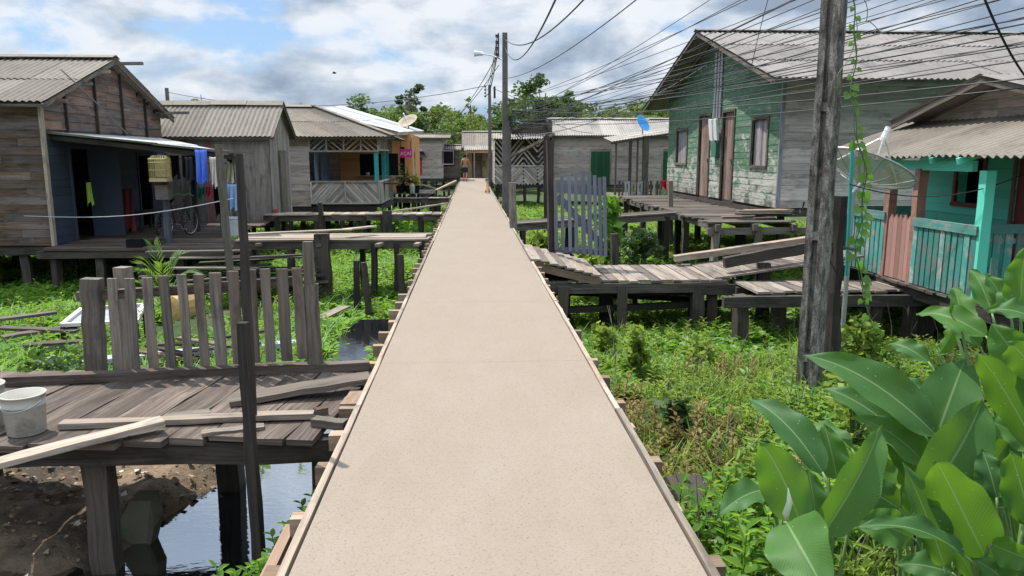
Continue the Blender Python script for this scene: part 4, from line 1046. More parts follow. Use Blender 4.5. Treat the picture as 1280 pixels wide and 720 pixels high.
def dish(name, c, r, n, mat, label, lnb_len, pole_to, depth=.18, mesh=False):
    c = V(c); n = V(n).normalized(); t = thing(name, pole_to, label, 'satellite dish'); b = MB()
    prof = [(r * k, depth * r * 2 * k * k) for k in (.001, .25, .5, .7, .85, 1)]
    prof += [(r * 1.02, depth * 2 * r + .01)] + [(r * k, depth * r * 2 * k * k + .012) for k in (1, .7, .4, .001)]
    b.lathe(c, prof, 36, axis=n); b.build('reflector', mat, t, True)
    rot = n.to_track_quat('Z', 'Y').to_matrix(); f = c + n * lnb_len
    b = MB()
    for k in range(3):
        a = k * 2.094 + .4; b.tube([c + rot @ V((r * .9 * math.cos(a), r * .9 * math.sin(a), depth * 2 * r * .81)), f], r * .012 + .003, 4)
    b.build('strut', M['metal'], t)
    b = MB(); b.tube([f - n * r * .1, f + n * r * .22], r * .06, 10); b.build('receiver', plain('white_plastic', (.75, .75, .75), .4), t)
    b = MB(); b.tube([pole_to, V((pole_to[0], pole_to[1], c.z - .12)), c], .03, 8); b.build('mast', M['metal'], t)
    if mesh:
        b = MB()
        for k in range(12):
            a = k * math.pi / 6; b.tube([c + rot @ V((r * q * math.cos(a), r * q * math.sin(a), depth * r * 2 * q * q - .008)) for q in (.05, .35, .65, 1)], .006, 4)
        b.tube([c + rot @ V((r * math.cos(a), r * math.sin(a), depth * r * 2)) for a in np.linspace(0, 6.2832, 37)], .014, 6, cap=False)
        b.build('rib', M['metal'], t)
    return t
dish('satellite_dish', P(511, 155, Y=37), .5, (-.35, -.5, .8), plain('faded_tan_dish', (.33, .265, .19), .7), 'tan dish on the tin roof of the orange building', .5, tuple(P(511, 165, Y=37)))

# far left houses
E0 = .15; YE = 50
xe = lambda px, Y=YE: xs_(px, Y)
hE, sE = house('wooden_house', 'pale board house with one dark window at the far end on the left', xe(514), xe(554), YE, 55, E0, 2.75, 3.0, 'X', (.5, .4), {'*': 'wfar'}, 'fibro', {'S': [(2.05, 2.75, .95, 1.75)]},
               stilts=[(x, YE + .1) for x in (-3.8, -3, -2.3)])
b = MB(); frame_rect(b, *sE['S'][:3], 2.05, 2.75, .95, 1.75, .05); b.build('window', M['wfar'], hE)
b = MB(); b.box((xe(514) + 2.4, YE + .3, E0 + 1.35), .9, .03, 1.0); b.build('window_shade_sheet', M['black'], hE)  # flat near-black sheet, its colour stands for the unlit room
a = P(518, 189, Y=YE - .8); c = P(534, 196, Y=YE - .8); b = MB(); b.prism([(a.x, YE - 1.2, c.z), (c.x, YE - 1.2, c.z), (c.x - .3, YE - .05, a.z), (a.x, YE - .05, a.z)], (0, 0, -.03), (1, 0, 0)); b.build('awning', M['black'], hE)
cloth(524, 197, 528, 219, YE - .9, fab('pink_cloth', (.5, .05, .16)), 'long pink cloth hanging under the black awning of the far pale house', 'cloth', 'garment', 2, .05)
h2, _ = house('shed', 'low grey plank shed at the far end of the walkway', xe(555, 50.4), xe(574, 50.4), 50.4, 53, E0, 2.0, 2.25, 'X', (.15, .2), {'*': 'wmid'}, 'fibro')
YF = 57.5
hF, sF = house('plaster_house', 'tan plastered house with a pale awning facing the end of the walkway', xs_(584, YF), xs_(640, YF), YF, 62, 0, 2.3, 3.4, 'X', (.4, .3), {'*': 'tan'}, 'fibro', {'S': [(.35, 1.15, 0, 2.0)]}, cat='house')
b = MB(); b.box((xs_(584, YF) + .75, YF + .2, 1.0), .9, .04, 2.0); b.build('door', M['wbrown'], hF)
b = MB(); roof_sheets(b, (xs_(580, 56.3), 56.3, 2.05), (xs_(630, 56.3), 56.3, 2.05), (xs_(630, 57.5), 57.45, 2.35), (xs_(580, 57.5), 57.45, 2.35), vpw=5, amp=.04); b.build('awning', M['fibropale'], hF)
b = MB(); b.beam((xs_(582, 56.4), 56.42, 1.9), (xs_(630, 56.4), 56.42, 1.9), .04, .16); b.build('fascia', plain('orange_fascia', (.5, .22, .13), .7), hF)
b = MB(); b.box((xs_(604, YF), YF - .05, 1.05), .32, .06, .4); b.build('meter_box', plain('brown_box', (.12, .07, .04), .6), hF)
for px in (583, 593):
    b = MB(); x = xs_(px, 56.4); b.beam((x, 56.45, 0), (x, 56.45, 1.95), .09, .09); b.build('porch_post', M['wpale'], hF)

# ---------------------------------------------------------------- right far houses
YG = 43.5
xg = lambda px: xs_(px, YG)
hG, sG = house('wooden_house', 'small house with a chevron lattice front beside the utility pole', xg(619), xg(690), YG, 48, 0, 2.6, 3.75, 'Y', (.1, .2), {'S': None, '*': 'wfar'}, 'fibro', rpos=.85,
               stilts=[(xg(619) + .1 + i * .8, YG + .1) for i in range(5)])
wG = xg(690) - xg(619)
b = MB()
for i in range(4): strips(b, (xg(619) + wG * i / 4, YG, 1.05), (1, 0, 0), (0, -1, 0), wG / 4 - .03, 1.6, R(50) * (1 if i % 2 else -1), .09, .11, missing=(4, 7) if i == 2 else (6,) if i == 1 else ())
for i in range(4): strips(b, (xg(619) + wG * i / 4, YG, 0), (1, 0, 0), (0, -1, 0), wG / 4 - .02, 1.03, R(45) * (1 if i % 2 else -1), .13, .01)
b.beam((xg(619), YG - .03, 1.04), (xg(690), YG - .03, 1.04), .06, .07)
b.build('lattice', M['wfar'], hG)
b = MB(); b.box((xg(619) + wG / 2, YG + .5, 1.3), wG - .1, .03, 2.5); b.build('inner_wall', M['wdark'], hG)
b = plank_wall(MB(), (xg(619), YG + .05, 2.62), (1, 0, 0), (0, -1, 0), [(0, .05), (wG * .85, 1.1), (wG, .95)], 'h', .15, seg=1); b.build('gable', M['wmid'], hG)
b = MB(); roof_sheets(b, (xg(615), 42.5, 2.55), (xg(681), 42.5, 2.55), (xg(681), 43.45, 2.85), (xg(615), 43.45, 2.85), vpw=6, amp=.04); b.build('awning', M['fibropale'], hG)

YH = 44.0
xh = lambda px: xs_(px, YH)
hH, sH = house('wooden_house', 'wide pale board house with green doors and a light roof in the right background', xh(692), 14.5, YH, 48.5, -.05, 2.85, 3.75, 'X', (.25, .35), {'*': 'wfar'}, 'fibropale',
               {'S': [(xh(738) - xh(692), xh(762) - xh(692), 0, 1.98), (xh(828) - xh(692), xh(846) - xh(692), 0, 2.0)]}, pw=.24, seg=0, vpw=4)
for a, c in ((738, 762), (828, 846)): panel(hH, 'door', *sH['S'][:3], xh(a) - xh(692), xh(c) - xh(692), 0, 1.98, M['doorgreen'], M['wpale'], label='green plank door')
YI = 36.5
xi = lambda px: xs_(px, YI)
po = thing('porch_shelter', (xi(805), 38, -1.2), 'open porch with a sloping tin roof before the wide pale house', 'porch')
b = MB(); a, c = P(764, 177.5, Y=YI), P(840, 163, Y=YI); roof_sheets(b, (a.x, YI, a.z), (c.x + .6, YI, c.z), (c.x + 1.2, 42.5, c.z + .35), (a.x + .6, 42.5, a.z + .35), vpw=4); b.build('roof', M['fibropale'], po)
b = MB(); b.beam((a.x, YI + .06, a.z - .07), (c.x + .5, YI + .06, c.z - .07), .06, .1); b.build('beam', M['wdark'], po)
for px, w in ((770, .09), (788, .13), (797, .08), (807, .26)):
    b = MB(); x = xi(px); b.beam((x, YI + .15, -.5), (x, YI + .15, 1.6 + (px - 764) / 940 * 8 + .6), w, w, up=(0, 1, 0)); b.build('post', M['wmid'], po)
b = MB(); deck_planks(b, xi(760), xi(850), YI - .3, 43, -.42, 'Y', .2); b.build('deck', M['wgrey'], po)
for x in np.arange(xi(763), xi(850), .9): stilt(po, x, YI - .1, gz(x, YI) - .3, -.45)
pfh = thing('picket_fence', (xi(800), YI - .1, -.4), 'short whitish picket fence along the far porch', 'fence')
x = xi(774)
while x < xi(833):
    b = MB(); z1 = .38 + U(-.04, .04); b.beam((x, YI - .1, -.4), (x, YI - .1, z1), .02, .1, up=(1, 0, 0)); b.build('picket', M[random.choice(['wpale', 'wpale', 'wwhite', 'wmid'])], pfh); x += .155
b = MB(); b.beam((xi(772), YI - .06, .15), (xi(834), YI - .06, .15), .04, .07); b.build('rail', M['wmid'], pfh)
dish('satellite_dish', P(801, 156, Y=36.2), .42, (.55, -.6, .45), plain('bright_blue_dish', (.03, .33, .75), .4, var=.1), 'bright blue dish on the sloping porch roof of the wide pale house', .42, tuple(P(803, 168, Y=36.2)))
cloth(826, 226, 838, 236, 30, fab('red_cloth', (.6, .02, .04)), 'bright red cloth hung near the corner of the green house', 'cloth', 'cloth', 2, .05, 0, .4)
# ---------------------------------------------------------------- green house
G0 = .42; GX = 7.0
hole = [(26.7 - 25.95, 26.7 - 24.75, .85, 1.9)]
gy = lambda px: ys_(px, GX, 1.4)               # distance of a spot on the long front
uG = lambda px: 26.8 - gy(px)
openings = [('window', 846, 859, .95, 2.0), ('door', 874, 887, 0.0, 2.35), ('door', 903, 917, 0.0, 2.35), ('window', 940, 959, .95, 2.05)]
hW = [(uG(a), uG(c), z0, z1) for (_, a, c, z0, z1) in openings]
hK, sK = house('wooden_house', 'big green-fronted board house on stilts with peeling paint and twin doors', GX, 19, 17.0, 26.8, G0, 3.52, 4.95, 'X', (.75, 1.25),
               {'W': 'greenwall', 'S': 'sidewall', '*': 'sidewall'}, 'fibrogrey', {'W': hW}, pw={'W': .16, 'S': .17, 'E': .3, 'N': .3}, seg=6, rpos=.46, vpw=5,
               stilts=[(x, y) for x in (7.15, 9.2, 11.4, 13.6, 15.8) for y in (17.1, 19.5)] + [(7.15, y) for y in (21.5, 23.5, 25.5)])
for kind, a, c, z0, z1 in openings:
    O, Ud, N, W = sK['W']
    d = panel(hK, kind, O, Ud, N, uG(a), uG(c), z0, z1, M['doorbrown'] if kind == 'door' else M['shutter'], M['wmid'], pw=.2 if kind == 'door' else .12, inset=-.06, handle=kind == 'door', bottom=kind == 'window')
b = MB()
for px in (893, 896.5, 900):
    y = gy(px); b.tube([(GX - .07, y, 2.2 + G0), (GX - .07, y, 4.05 + G0)], .04, 6)
b.build('conduit', M['metal'], hK)
for px in (894, 899.5):
    y = gy(px); b = MB(); b.beam((GX - .12, y, G0 + 1.62), (GX - .2, y - .05, G0 + 2.2), .28, .06, up=(1, 0, 0)); b.build('meter_box', plain('white_box', (.68, .69, .68), .5), hK)
b = MB(); b.box((GX - .08, gy(897), G0 + 1.35), .12, .4, .4); b.build('meter_box', plain('green_box', (.04, .14, .09), .6), hK)['label'] = 'green meter box below the white pair'
b = MB(); b.beam((GX, 17.0 - .03, G0), (GX, 17.0 - .03, 3.4), .09, .05); b.build('corner_trim', M['wwhite'], hK)
dk = thing('plank_platform', (6.0, 20, -1.2), 'weathered plank platform along the green front of the stilt house', 'platform')
b = MB(); deck_planks(b, 5.1, 6.97, 15.7, 26.5, .22, 'X', .24, ragged=.14, skip=.05); b.build('deck', M['wmid'], dk)
for x in (5.2, 6.0, 6.85): b = MB(); b.beam((x, 15.6, .1), (x, 26.4, .1), .1, .14); b.build('beam', M['wmid'], dk)
b = MB(); b.beam((5.0, 15.75, .02), (7.6, 15.75, .03), .1, .14); b.build('beam', M['wgrey'], dk)
for x, y, m in ((5.2, 15.75, 'wgrey'), (6.1, 15.7, 'wgrey'), (7.4, 15.8, 'wmid'), (5.2, 18, 'wdark'), (5.1, 20, 'wdark'), (5.6, 20.2, 'wdark'), (5.15, 22.5, 'wdark'), (5.15, 25, 'wdark'), (6.6, 18.2, 'wdark')): stilt(dk, x, y, gz(x, y) - .3, .12, .15, m, 'post')
b = MB(); b.beam(P(838, 226, Y=20.5), P(838, 305, Y=20.5), .12, .12); tag(b.build('post', M['wgrey']), 'thin grey post standing at the far corner of the green house platform', 'post')
for i in range(7):
    b = MB(); y = U(15.9, 17); x = U(5.3, 6.5); b.beam((x, y, .25 + .03 * i), (x + U(.5, 1.3), y + U(-.2, .2), .25 + .03 * i), .16, .03); tag(b.build('scrap_board', M[random.choice(['wpale', 'wmid', 'wbrown'])]), 'loose board lying on the platform of the green house', 'scrap board', 'loose boards on the green house platform')
fbridge('footbridge', 'narrow footbridge from the walkway behind the grey gate to the green house', XR + .1, 5.2, 18.6, 19.5, 0, [(x, y) for x in (1.3, 2.5, 3.7, 4.9) for y in (18.7, 19.4)], 'wmid', along='X', pw=.3, slope=lambda x, y: -.05 + .27 * max(0, (x - 2.4) / 2.8))

# ---------------------------------------------------------------- gate, near bridge on the right
YQ = 12.9
q = lambda px, py: P(px, py, Y=YQ)
gt = thing('picket_gate', q(724, 318), 'grey-blue painted picket gate standing open beside the walkway', 'gate')
for i, px in enumerate((694, 702, 711, 719, 728, 736, 743, 749, 755)):
    b = MB(); tp = (226, 220, 217, 216, 214, 215, 219, 222, 221)[i]; b0 = (312, 313, 314, 315, 317, 318, 319, 319, 320)[i]
    b.beam(q(px + 1.5, b0) + V((0, U(-.008, .008) - .03, 0)), q(px, tp) + V((0, U(-.01, .01) - .03, 0)), .022, .058 * (1.3 if i in (4, 5) else 1), up=(1, 0, 0)); b.build('picket', M['wgate'], gt)
for (a, c, nm, w) in (((695, 235), (757, 239), 'rail', .16), ((695, 312), (755, 316), 'rail', .1), ((697, 245), (752, 306), 'brace', .12)):
    b = MB(); b.beam(q(*a), q(*c), .025, w, up=(0, 0, 1)); b.build(nm, M['wgate'], gt)
post_at('post', (687, 175), (692, 322), 13.1, .12, 'wdark', 'tall dark post carrying the grey-blue picket gate', zbot=-1.5)
post_at('post', (640, 228), (645, 290), 17.0, .18, 'wgrey', 'short grey post at the right edge of the walkway before the utility pole', zbot=-1.5)
post_at('post', (768, 292), (771, 330), 13.7, .15, 'wdark', 'dark stump beside the foot of the picket gate', zbot=-1.5)
b = MB(); b.beam(P(640, 195, Y=25), P(692, 168, Y=22.0), .08, .08); tag(b.build('pole', M['wgrey']), 'long thin pole leaning up to the right beside the utility pole', 'pole')
rpb = MB(); 
for (px, y0, y1) in ((683, 170, 245),): post_at('post', (px, y0), (px + 2, y1), 22.0, .2, 'wdark', 'dark post under the upper end of the leaning pole', zbot=-1.5)

br = thing('footbridge', (3, 12, -1.25), 'wide plank bridge sloping down from the walkway towards the turquoise house', 'footbridge')
bz = -.32; y0, y1 = 11.5, 13.2
xe_ = P(910, 336, Y=y0).x
b = MB(); deck_planks(b, 1.15, xe_, y0, y1, bz, 'Y', .17, ragged=.04)
b.build('deck', M['wbridge'], br)
b = MB(); x = XR + .03
ramp = lambda x: .0 - .0 if x < XR else -.0 + (bz + .04) * min(1, (x - XR) / 1.05)
while x < 2.05:
    z0 = ramp(x) + .03; b.beam((x, y0 - .05, z0), (x, y1 + .1, z0 + .01), .16, .028, up=(.06, 0, 1)); x += .135
b.build('ramp', M['wbridge'], br)['label'] = 'newer sloping boards joining the bridge to the walkway'
for yb in (y0 + .0, y1 - .1):
    b = MB(); b.beam((XR + .02, yb, -.08), (2.0, yb, bz - .02), .05, .12); b.build('ramp_bearer', M['wnew'], br)
    b = MB(); b.beam((XR + .05, yb + .02, bz - .12), (xe_, yb + .02, bz - .12), .1, .15, seg=8); b.build('beam', M['wmid'], br)
zz = bz - .5
b = MB(); b.beam((XR + .1, y0 + .15, zz), (xe_ + .3, y0 + .4, zz + .05), .12, .1); b.beam((1.2, y1 - .3, zz + .1), (xe_, y1 - .5, zz - .05), .1, .1); b.beam((XR + .1, y0 + .6, zz + .2), (2.8, y1 - .3, zz), .16, .04); b.build('crossbeam', M['wdark'], br)
for x, y, w in ((1.42, y0, .2), (1.5, y0 + .5, .17), (2.36, y0 + .02, .16), (2.2, y0 + .6, .2), (3.55, y0 + .05, .18), (3.68, y0 + .5, .18), (1.2, y1, .16), (2.9, y1 - .1, .1), (4.0, y1, .18), (xe_ - .2, y0 + .1, .18), (xe_ - .1, y1 - .1, .2)): stilt(br, x, y, gz(x, y) - .35, bz - .08, w, 'wmid' if y < y0 + .1 else 'wdark', 'post')
# upper continuation to the right
b2 = thing('footbridge', (5, 12, -1.25), 'rising plank walk with thick edge timbers behind the concrete pole', 'footbridge')
a = P(838, 326, Y=13.0); c = P(1030, 296, Y=12.6); d = P(910, 336, Y=11.5)
b = MB(); n = 14
for i in range(n):
    k = (i + .5) / n; p = V((xe_ - .2 + 2.4 * k, 11.55 + .0 * k, bz + .34 * k)); b.beam(p + V((0, -.02, .01)), p + V((.05, 1.5, .01)), .165, .03, up=(-.14, 0, 1))
b.build('deck', M['wbridge'], b2)
b = MB(); b.beam(P(843, 323, Y=13.1), P(1040, 295, Y=12.9), .2, .1, seg=8); b.build('edge_timber', M['wpale'], b2)
b = MB(); b.beam(P(905, 328, Y=11.75), P(1045, 303, Y=11.75), .13, .17, seg=8); b.build('edge_timber', M['wmid'], b2)
for x, y in ((4.7, 11.8), (5.2, 13), (5.9, 11.8), (6.2, 13.0)): stilt(b2, x, y, gz(x, y) - .3, -.1, .18, 'wdark', 'post')
b = MB(); b.beam(P(762, 364, Y=12.3), P(1050, 362, Y=11.2), .12, .14); b.build('beam', M['wdark'], b2)
b3 = thing('plank_platform', (5.2, 10.9, -1.25), 'low plank landing between the concrete pole and the pink gate', 'platform')
b = MB(); deck_planks(b, 4.15, 6.9, 10.6, 11.6, -.35, 'Y', .2, ragged=.08); b.build('deck', M['wbridge'], b3)
for yb in (10.45, 11.5): b = MB(); b.beam((3.6, yb, -.47), (6.9, yb, -.47), .1, .16); b.build('beam', M['wdark'], b3)
for x, y in ((3.95, 10.7), (4.6, 10.9), (5.1, 10.5), (5.9, 10.5), (6.7, 10.5), (4.2, 11.4), (5.6, 11.4)): stilt(b3, x, y, gz(x, y) - .3, -.42, .17, 'wdark', 'post')

# ---------------------------------------------------------------- turquoise house
T0 = -.24; TX = 6.43; TW = 8.0
hT = thing('turquoise_house', (9, 11, -1.2), 'turquoise board house with a porch, grey roof and dark red door', 'house')
y0, y1 = 8.4, 13.2
wy = lambda px: ys_(px, TW, 1.0)
hw = [(y1 - wy(1197), y1 - wy(1229), 1.1, 1.78), (y1 - wy(1271), y1 - wy(1330), 0, 1.85)]
b = plank_wall(MB(), (TW, y1, T0), (0, -1, 0), (-1, 0, 0), [(0, 2.4), (y1 - y0, 2.4)], 'h', .15, hw, seg=3, lap=.01); b.build('wall', M['teal'], hT)
b = plank_wall(MB(), (TW + .02, y1, T0 + 2.4), (0, -1, 0), (-1, 0, 0), [(0, .02), (2.2, .55), (y1 - y0, .02)], 'h', .15, seg=1.5); b.build('wall', M['wfar'], hT)['label'] = 'grey plank gable above the porch roof'
b = plank_wall(MB(), (13, y1, T0), (-1, 0, 0), (0, 1, 0), [(0, 2.4), (5, 2.4)], 'h', .3); b.build('wall', M['teal'], hT)
b = plank_wall(MB(), (TW, y0, T0), (1, 0, 0), (0, -1, 0), [(0, 2.4), (5, 2.4)], 'h', .3); b.build('wall', M['teal'], hT)
u0, u1 = hw[0][:2]; wd = MB(); frame_rect(wd, (TW, y1, T0), (0, -1, 0), (-1, 0, 0), u0, u1, 1.1, 1.78, .07); wn = wd.build('window', plain('dark_red_frame_paint', (.14, .03, .025), .6), hT)
b = MB(); b.box((TW + .45, y1 - (u0 + u1) / 2, T0 + 1.45), .03, 1.5, 1.2); b.build('shade_sheet', M['black'], wn)  # black sheet behind the window, shade of the room put into colour
panel(hT, 'door', (TW, y1, T0), (0, -1, 0), (-1, 0, 0), hw[1][0], hw[1][1], 0, 1.85, M['doorred'], M['wbrown'])
b = MB(); roof_sheets(b, (6.2, y1 + .25, 1.60), (6.2, y0 - .5, 1.60), (TW + .05, y0 - .5, 2.2), (TW + .05, y1 + .45, 2.2), vpw=7, pitch=.15, amp=.02); b.build('porch_roof', M['fibro'], hT)
b = MB(); roof_sheets(b, (7.45, y1 + .15, 2.2), (13, y1 + .15, 2.2), (13, 11.0, 2.78), (7.45, 11.0, 2.78), vpw=4); roof_sheets(b, (13, 8.2, 2.1), (7.45, 8.2, 2.1), (7.45, 11, 2.78), (13, 11, 2.78), vpw=4); b.build('roof', M['fibrogrey'], hT)
b = MB(); b.beam((7.5, y1 + .15, 2.12), (7.5, 11.0, 2.7), .04, .1); b.beam((7.5, 11.0, 2.7), (7.5, 8.2, 2.02), .04, .1); b.build('rafter', M['wmid'], hT)
b = MB(); b.beam((TX, 9.4, 1.47), (TX, y1 + .1, 1.47), .07, .14); b.build('porch_beam', M['teal'], hT)
for y in (9.42, 10, 11, 12, 13): b = MB(); b.beam((6.2, y, 1.53), (TW, y, 2.1), .05, .08); b.build('porch_rafter', M['teal'], hT)
for px, m in ((1111, 'pinkpost'), (1146, 'pinkpost'), (1227, 'teal')):
    y = ys_(px, TX, .6); b = MB(); b.beam((TX, y, T0), (TX, y, 1.42), .13, .13, up=(0, 1, 0)); b.build('porch_post', M[m], hT)
b = MB(); deck_planks(b, TX - .1, TW - .02, y0, y1, T0, 'X', .2, ragged=.05); b.build('porch_deck', M['wmid'], hT)
for x in (TX, TX + 1.2): b = MB(); b.beam((x, y0, T0 - .12), (x, y1, T0 - .12), .1, .16); b.build('porch_beam', M['wdark'], hT)
for x in (TX + .05, 7.6, 9.5, 11.5):
    for y in (8.6, 9.5, 10.6, 11.8, 13): stilt(hT, x, y, gz(x, y) - .3, T0 - .1, .16)
b = MB(); b.box((10, 13.0, -.75), 6.5, .05, 1.1, .1); b.build('skirting', M['wdark'], hT)

def pfence(name, label, p0, p1, z0, z1, mat, n, toprail=True, pointed=False, w=.1, group=None):
    t = thing(name, p0, label, 'fence' if 'fence' in name else 'gate', group); p0 = V(p0); p1 = V(p1); d = (p1 - p0).normalized(); L = (p1 - p0).length
    nn = V((-d.y, d.x, 0))
    for i in range(n):
        c = p0 + d * (L * (i + .5) / n); z = z1 + U(-.012, .012); b = MB()
        if pointed: b.prism([V((c.x, c.y, z0)) - d * w / 2, V((c.x, c.y, z0)) + d * w / 2, V((c.x, c.y, z - .09)) + d * w / 2, V((c.x, c.y, z)), V((c.x, c.y, z - .09)) - d * w / 2], nn * .022, (0, 0, 1))
        else: b.beam((c.x, c.y, z0), (c.x + U(-.006, .006), c.y, z), w * U(.9, 1.05), .022, up=nn)
        b.build('picket', M[mat], t)
    for zr_ in (z0 + .12, z1 - .13):
        b = MB(); b.beam(V((p0.x, p0.y, zr_)) + nn * .035, V((p1.x, p1.y, zr_)) + nn * .035, .04, .07); b.build('rail', M[mat], t)
    if toprail: b = MB(); b.beam(V((p0.x, p0.y, z1 + .03)), V((p1.x, p1.y, z1 + .03)), .06, .12); b.build('top_rail', M['tealfence'], t)
    return t
ya = lambda px: ys_(px, TX, .2)
pfence('picket_fence', 'turquoise picket fence section left of the pink gate', (TX - .06, ya(1062), 0), (TX - .06, ya(1109), 0), T0 + .02, .66, 'tealfence', 9)
pfence('picket_gate', 'worn pink picket gate with pointed tops between turquoise fences', (TX - .06, ya(1113), 0), (TX - .06, ya(1141), 0), T0 + .02, .74, 'pinkgate', 5, False, True, .125)
pfence('picket_fence', 'turquoise picket fence section right of the pink gate', (TX - .06, ya(1144), 0), (TX - .06, ya(1224), 0), T0 + .02, .64, 'tealfence', 11)
pfence('picket_fence', 'turquoise picket fence across the near end of the porch', (TX - .02, 9.36, 0), (TW + .9, 9.36, 0), T0 + .02, .64, 'tealfence', 16)
pfence('picket_fence', 'turquoise picket fence at the shaded far end of the porch', (TX, 13.15, 0), (TW - .05, 13.15, 0), T0 + .02, .64, 'tealfence', 9)

mesh = NT('mesh_dish'); mesh.fin((.52, .52, .5), .5, .4, .2)
trn = mesh.n('ShaderNodeBsdfTransparent'); mx = mesh.n('ShaderNodeMixShader'); mx.inputs[0].default_value = .45
mesh.l(mesh.b.outputs[0], mx.inputs[1]); mesh.l(trn.outputs[0], mx.inputs[2]); mesh.l(mx.outputs[0], mesh.out.inputs[0])
YD = 9.1; dc = P(1078, 228, Y=YD)
dm = P(1062, 330, Y=YD + .1)
dish('satellite_dish', dc, .56, (.43, .12, .9), mesh.m, 'large grey mesh dish tilted up before the turquoise porch', .62, (P(1062, 300, Y=YD).x, YD, -1.2), .17, True)

# ---------------------------------------------------------------- poles
YP = 7.9
c = P(1020, 500, Y=YP); cp = thing('utility_pole', (c.x, YP, -1.1), 'nearest utility pole, dark lichen-stained concrete with a recessed side', 'utility pole')
def hpole(root, x, y, z0, z1, s0, s1, ang, mat, lean=0, tf=.07):
    ca, sa = math.cos(ang), math.sin(ang); S = V((ca, sa, 0)); T = V((-sa, ca, 0)); a = V((x, y, z0)); e = V((x + lean, y, z1))
    b = MB()
    for sg in (-1, 1): b.beam(a + S * sg * (s0[0] / 2 - tf / 2), e + S * sg * (s1[0] / 2 - tf / 2), tf, s0[1], up=T, seg=14, jit=.003, h1=s1[1])
    b.beam(a, e, s0[0] - 2 * tf + .01, .05, up=T, seg=4, jit=0, w1=s1[0] - 2 * tf + .01)
    z = z0 + .9
    while z < z1:
        k = (z - z0) / (z1 - z0); p = a.lerp(e, k); b.beam(p - V((0, 0, .04)), p + V((0, 0, .05)), (s0[0] + (s1[0] - s0[0]) * k) - 2 * tf + .008, (s0[1] + (s1[1] - s0[1]) * k) * .96, up=T, seg=1, jit=0); z += 1.35
    return b.build('shaft', mat, root)
hpole(cp, c.x - .1, YP, -1.5, 6.6, (.225, .165), (.19, .14), R(-52), M['pole'], -.02, .075)
b = MB(); b.lathe((c.x + .02, YP, 2.5), [(.25, -.02), (.25, .02)], 8); 
post_at('post', (1052, 245), (1040, 420), 8.25, .12, 'wdark', 'rough dark wooden post just behind the concrete pole', zbot=-1.3, rough=.05)
post_at('post', (1046, 290), (1030, 425), 8.6, .14, 'wdark', 'shorter rough post in the shade of the concrete pole', zbot=-1.3, rough=.05)
b = MB(); b.tube([P(1066, 175, Y=8.7), P(1058, 345, Y=8.7)], .022, 8); tag(b.build('pipe', M['tealpost']), 'thin turquoise pipe standing behind the concrete pole', 'pipe')
b = MB(); b.beam(P(1036, 305, Y=8.3), P(1068, 312, Y=8.5), .03, .03); tag(b.build('stick', M['wmid']), 'thin stick tied across the rough posts', 'stick')

YU = 25.0
def upole(label, px, py_top, Y, w, x=None, iso=True):
    x = xs_(px, Y) if x is None else x; zt = P(px, py_top, Y=Y).z
    t = thing('utility_pole', (x, Y, gz(x, Y)), label, 'utility pole')
    b = MB(); b.beam((x, Y, gz(x, Y) - .4), (x, Y, zt), w, w * .8, up=(0, 1, 0), seg=10, jit=.004, w1=w * .72, h1=w * .6); b.build('shaft', M['polefar'], t)
    if iso:
        b = MB(); b.beam((x - w * .95, Y - .04, zt - .75), (x - w * .95, Y - .04, zt - .02), .04, .04, up=(0, 1, 0)); b.build('bracket', M['darkmetal'], t)
        for i in range(4):
            b = MB(); b.lathe((x - w * .95 - .06, Y - .06, zt - .68 + i * .19), [(.001, -.05), (.05, -.04), (.035, 0), (.05, .04), (.001, .05)], 10); b.build('insulator', M['darkmetal'], t)
    return t, x, zt
u1_, ux, uz = upole('utility pole with a street lamp arm at the right edge of the walkway', 631.5, 41, YU, .22)
b = MB(); l0 = V((ux - .05, YU, P(632, 75, Y=YU).z)); l1 = P(600, 67, Y=YU + 1); b.tube([l0, l0.lerp(l1, .5) + V((0, 0, .05)), l1], .025, 6); b.build('lamp_arm', M['metal'], u1_)
b = MB(); b.tube([l1 + V((.1, 0, 0)), l1 - V((.2, 0, 0))], [.06, .1], 10); b.build('lamp', plain('lamp_glass', (.75, .75, .75), .3), u1_)
for k in range(3):
    b = MB(); cc = V((ux + .12 + .03 * k, YU - .15, P(640, 163, Y=YU).z + U(-.05, .05))); rr = U(.16, .28)
    b.tube([cc + V((rr * .9 * math.cos(a) + .2, .06 * math.sin(a * 2), rr * .55 * math.sin(a) - .25 * math.cos(a))) for a in np.linspace(0, 6.28, 22)], .013, 4)
    b.build('cable_coil', M['wire'], u1_)
u2_, u2x, u2z = upole('far utility pole with insulators before the tan house', 612.5, 106, 47, .24, None)
b = MB(); b.beam((u2x + .3, 46.95, u2z - .8), (u2x + .3, 46.95, u2z - .1), .12, .12); b.build('fuse_box', M['darkmetal'], u2_)
u3_, u3x, u3z = upole('distant utility pole above the roofs on the far left', 216, 110, 60, .3, None, False)
u4_, u4x, u4z = upole('slim secondary pole standing close behind the street lamp pole', 637, 150, 25.6, .13, None, False)
b = MB()
for px, h in ((251, 110), (187 + 0, 0)):
    pass
a = P(251, 118, Y=70); b.tube([(a.x, 70, 0), a], .04, 5); b.beam(a - V((.4, 0, .3)), a + V((.4, 0, -.3)), .03, .03); tag(b.build('antenna', M['metal']), 'thin television antenna mast on the far left skyline', 'antenna')
a = P(376, 127, Y=70); b = MB(); b.tube([(a.x, 70, 0), a], .04, 5); b.beam(a - V((.3, 0, .2)), a + V((.3, 0, -.2)), .03, .03); tag(b.build('antenna', M['metal']), 'thin mast rising behind the roof of the red-boarded house', 'antenna')

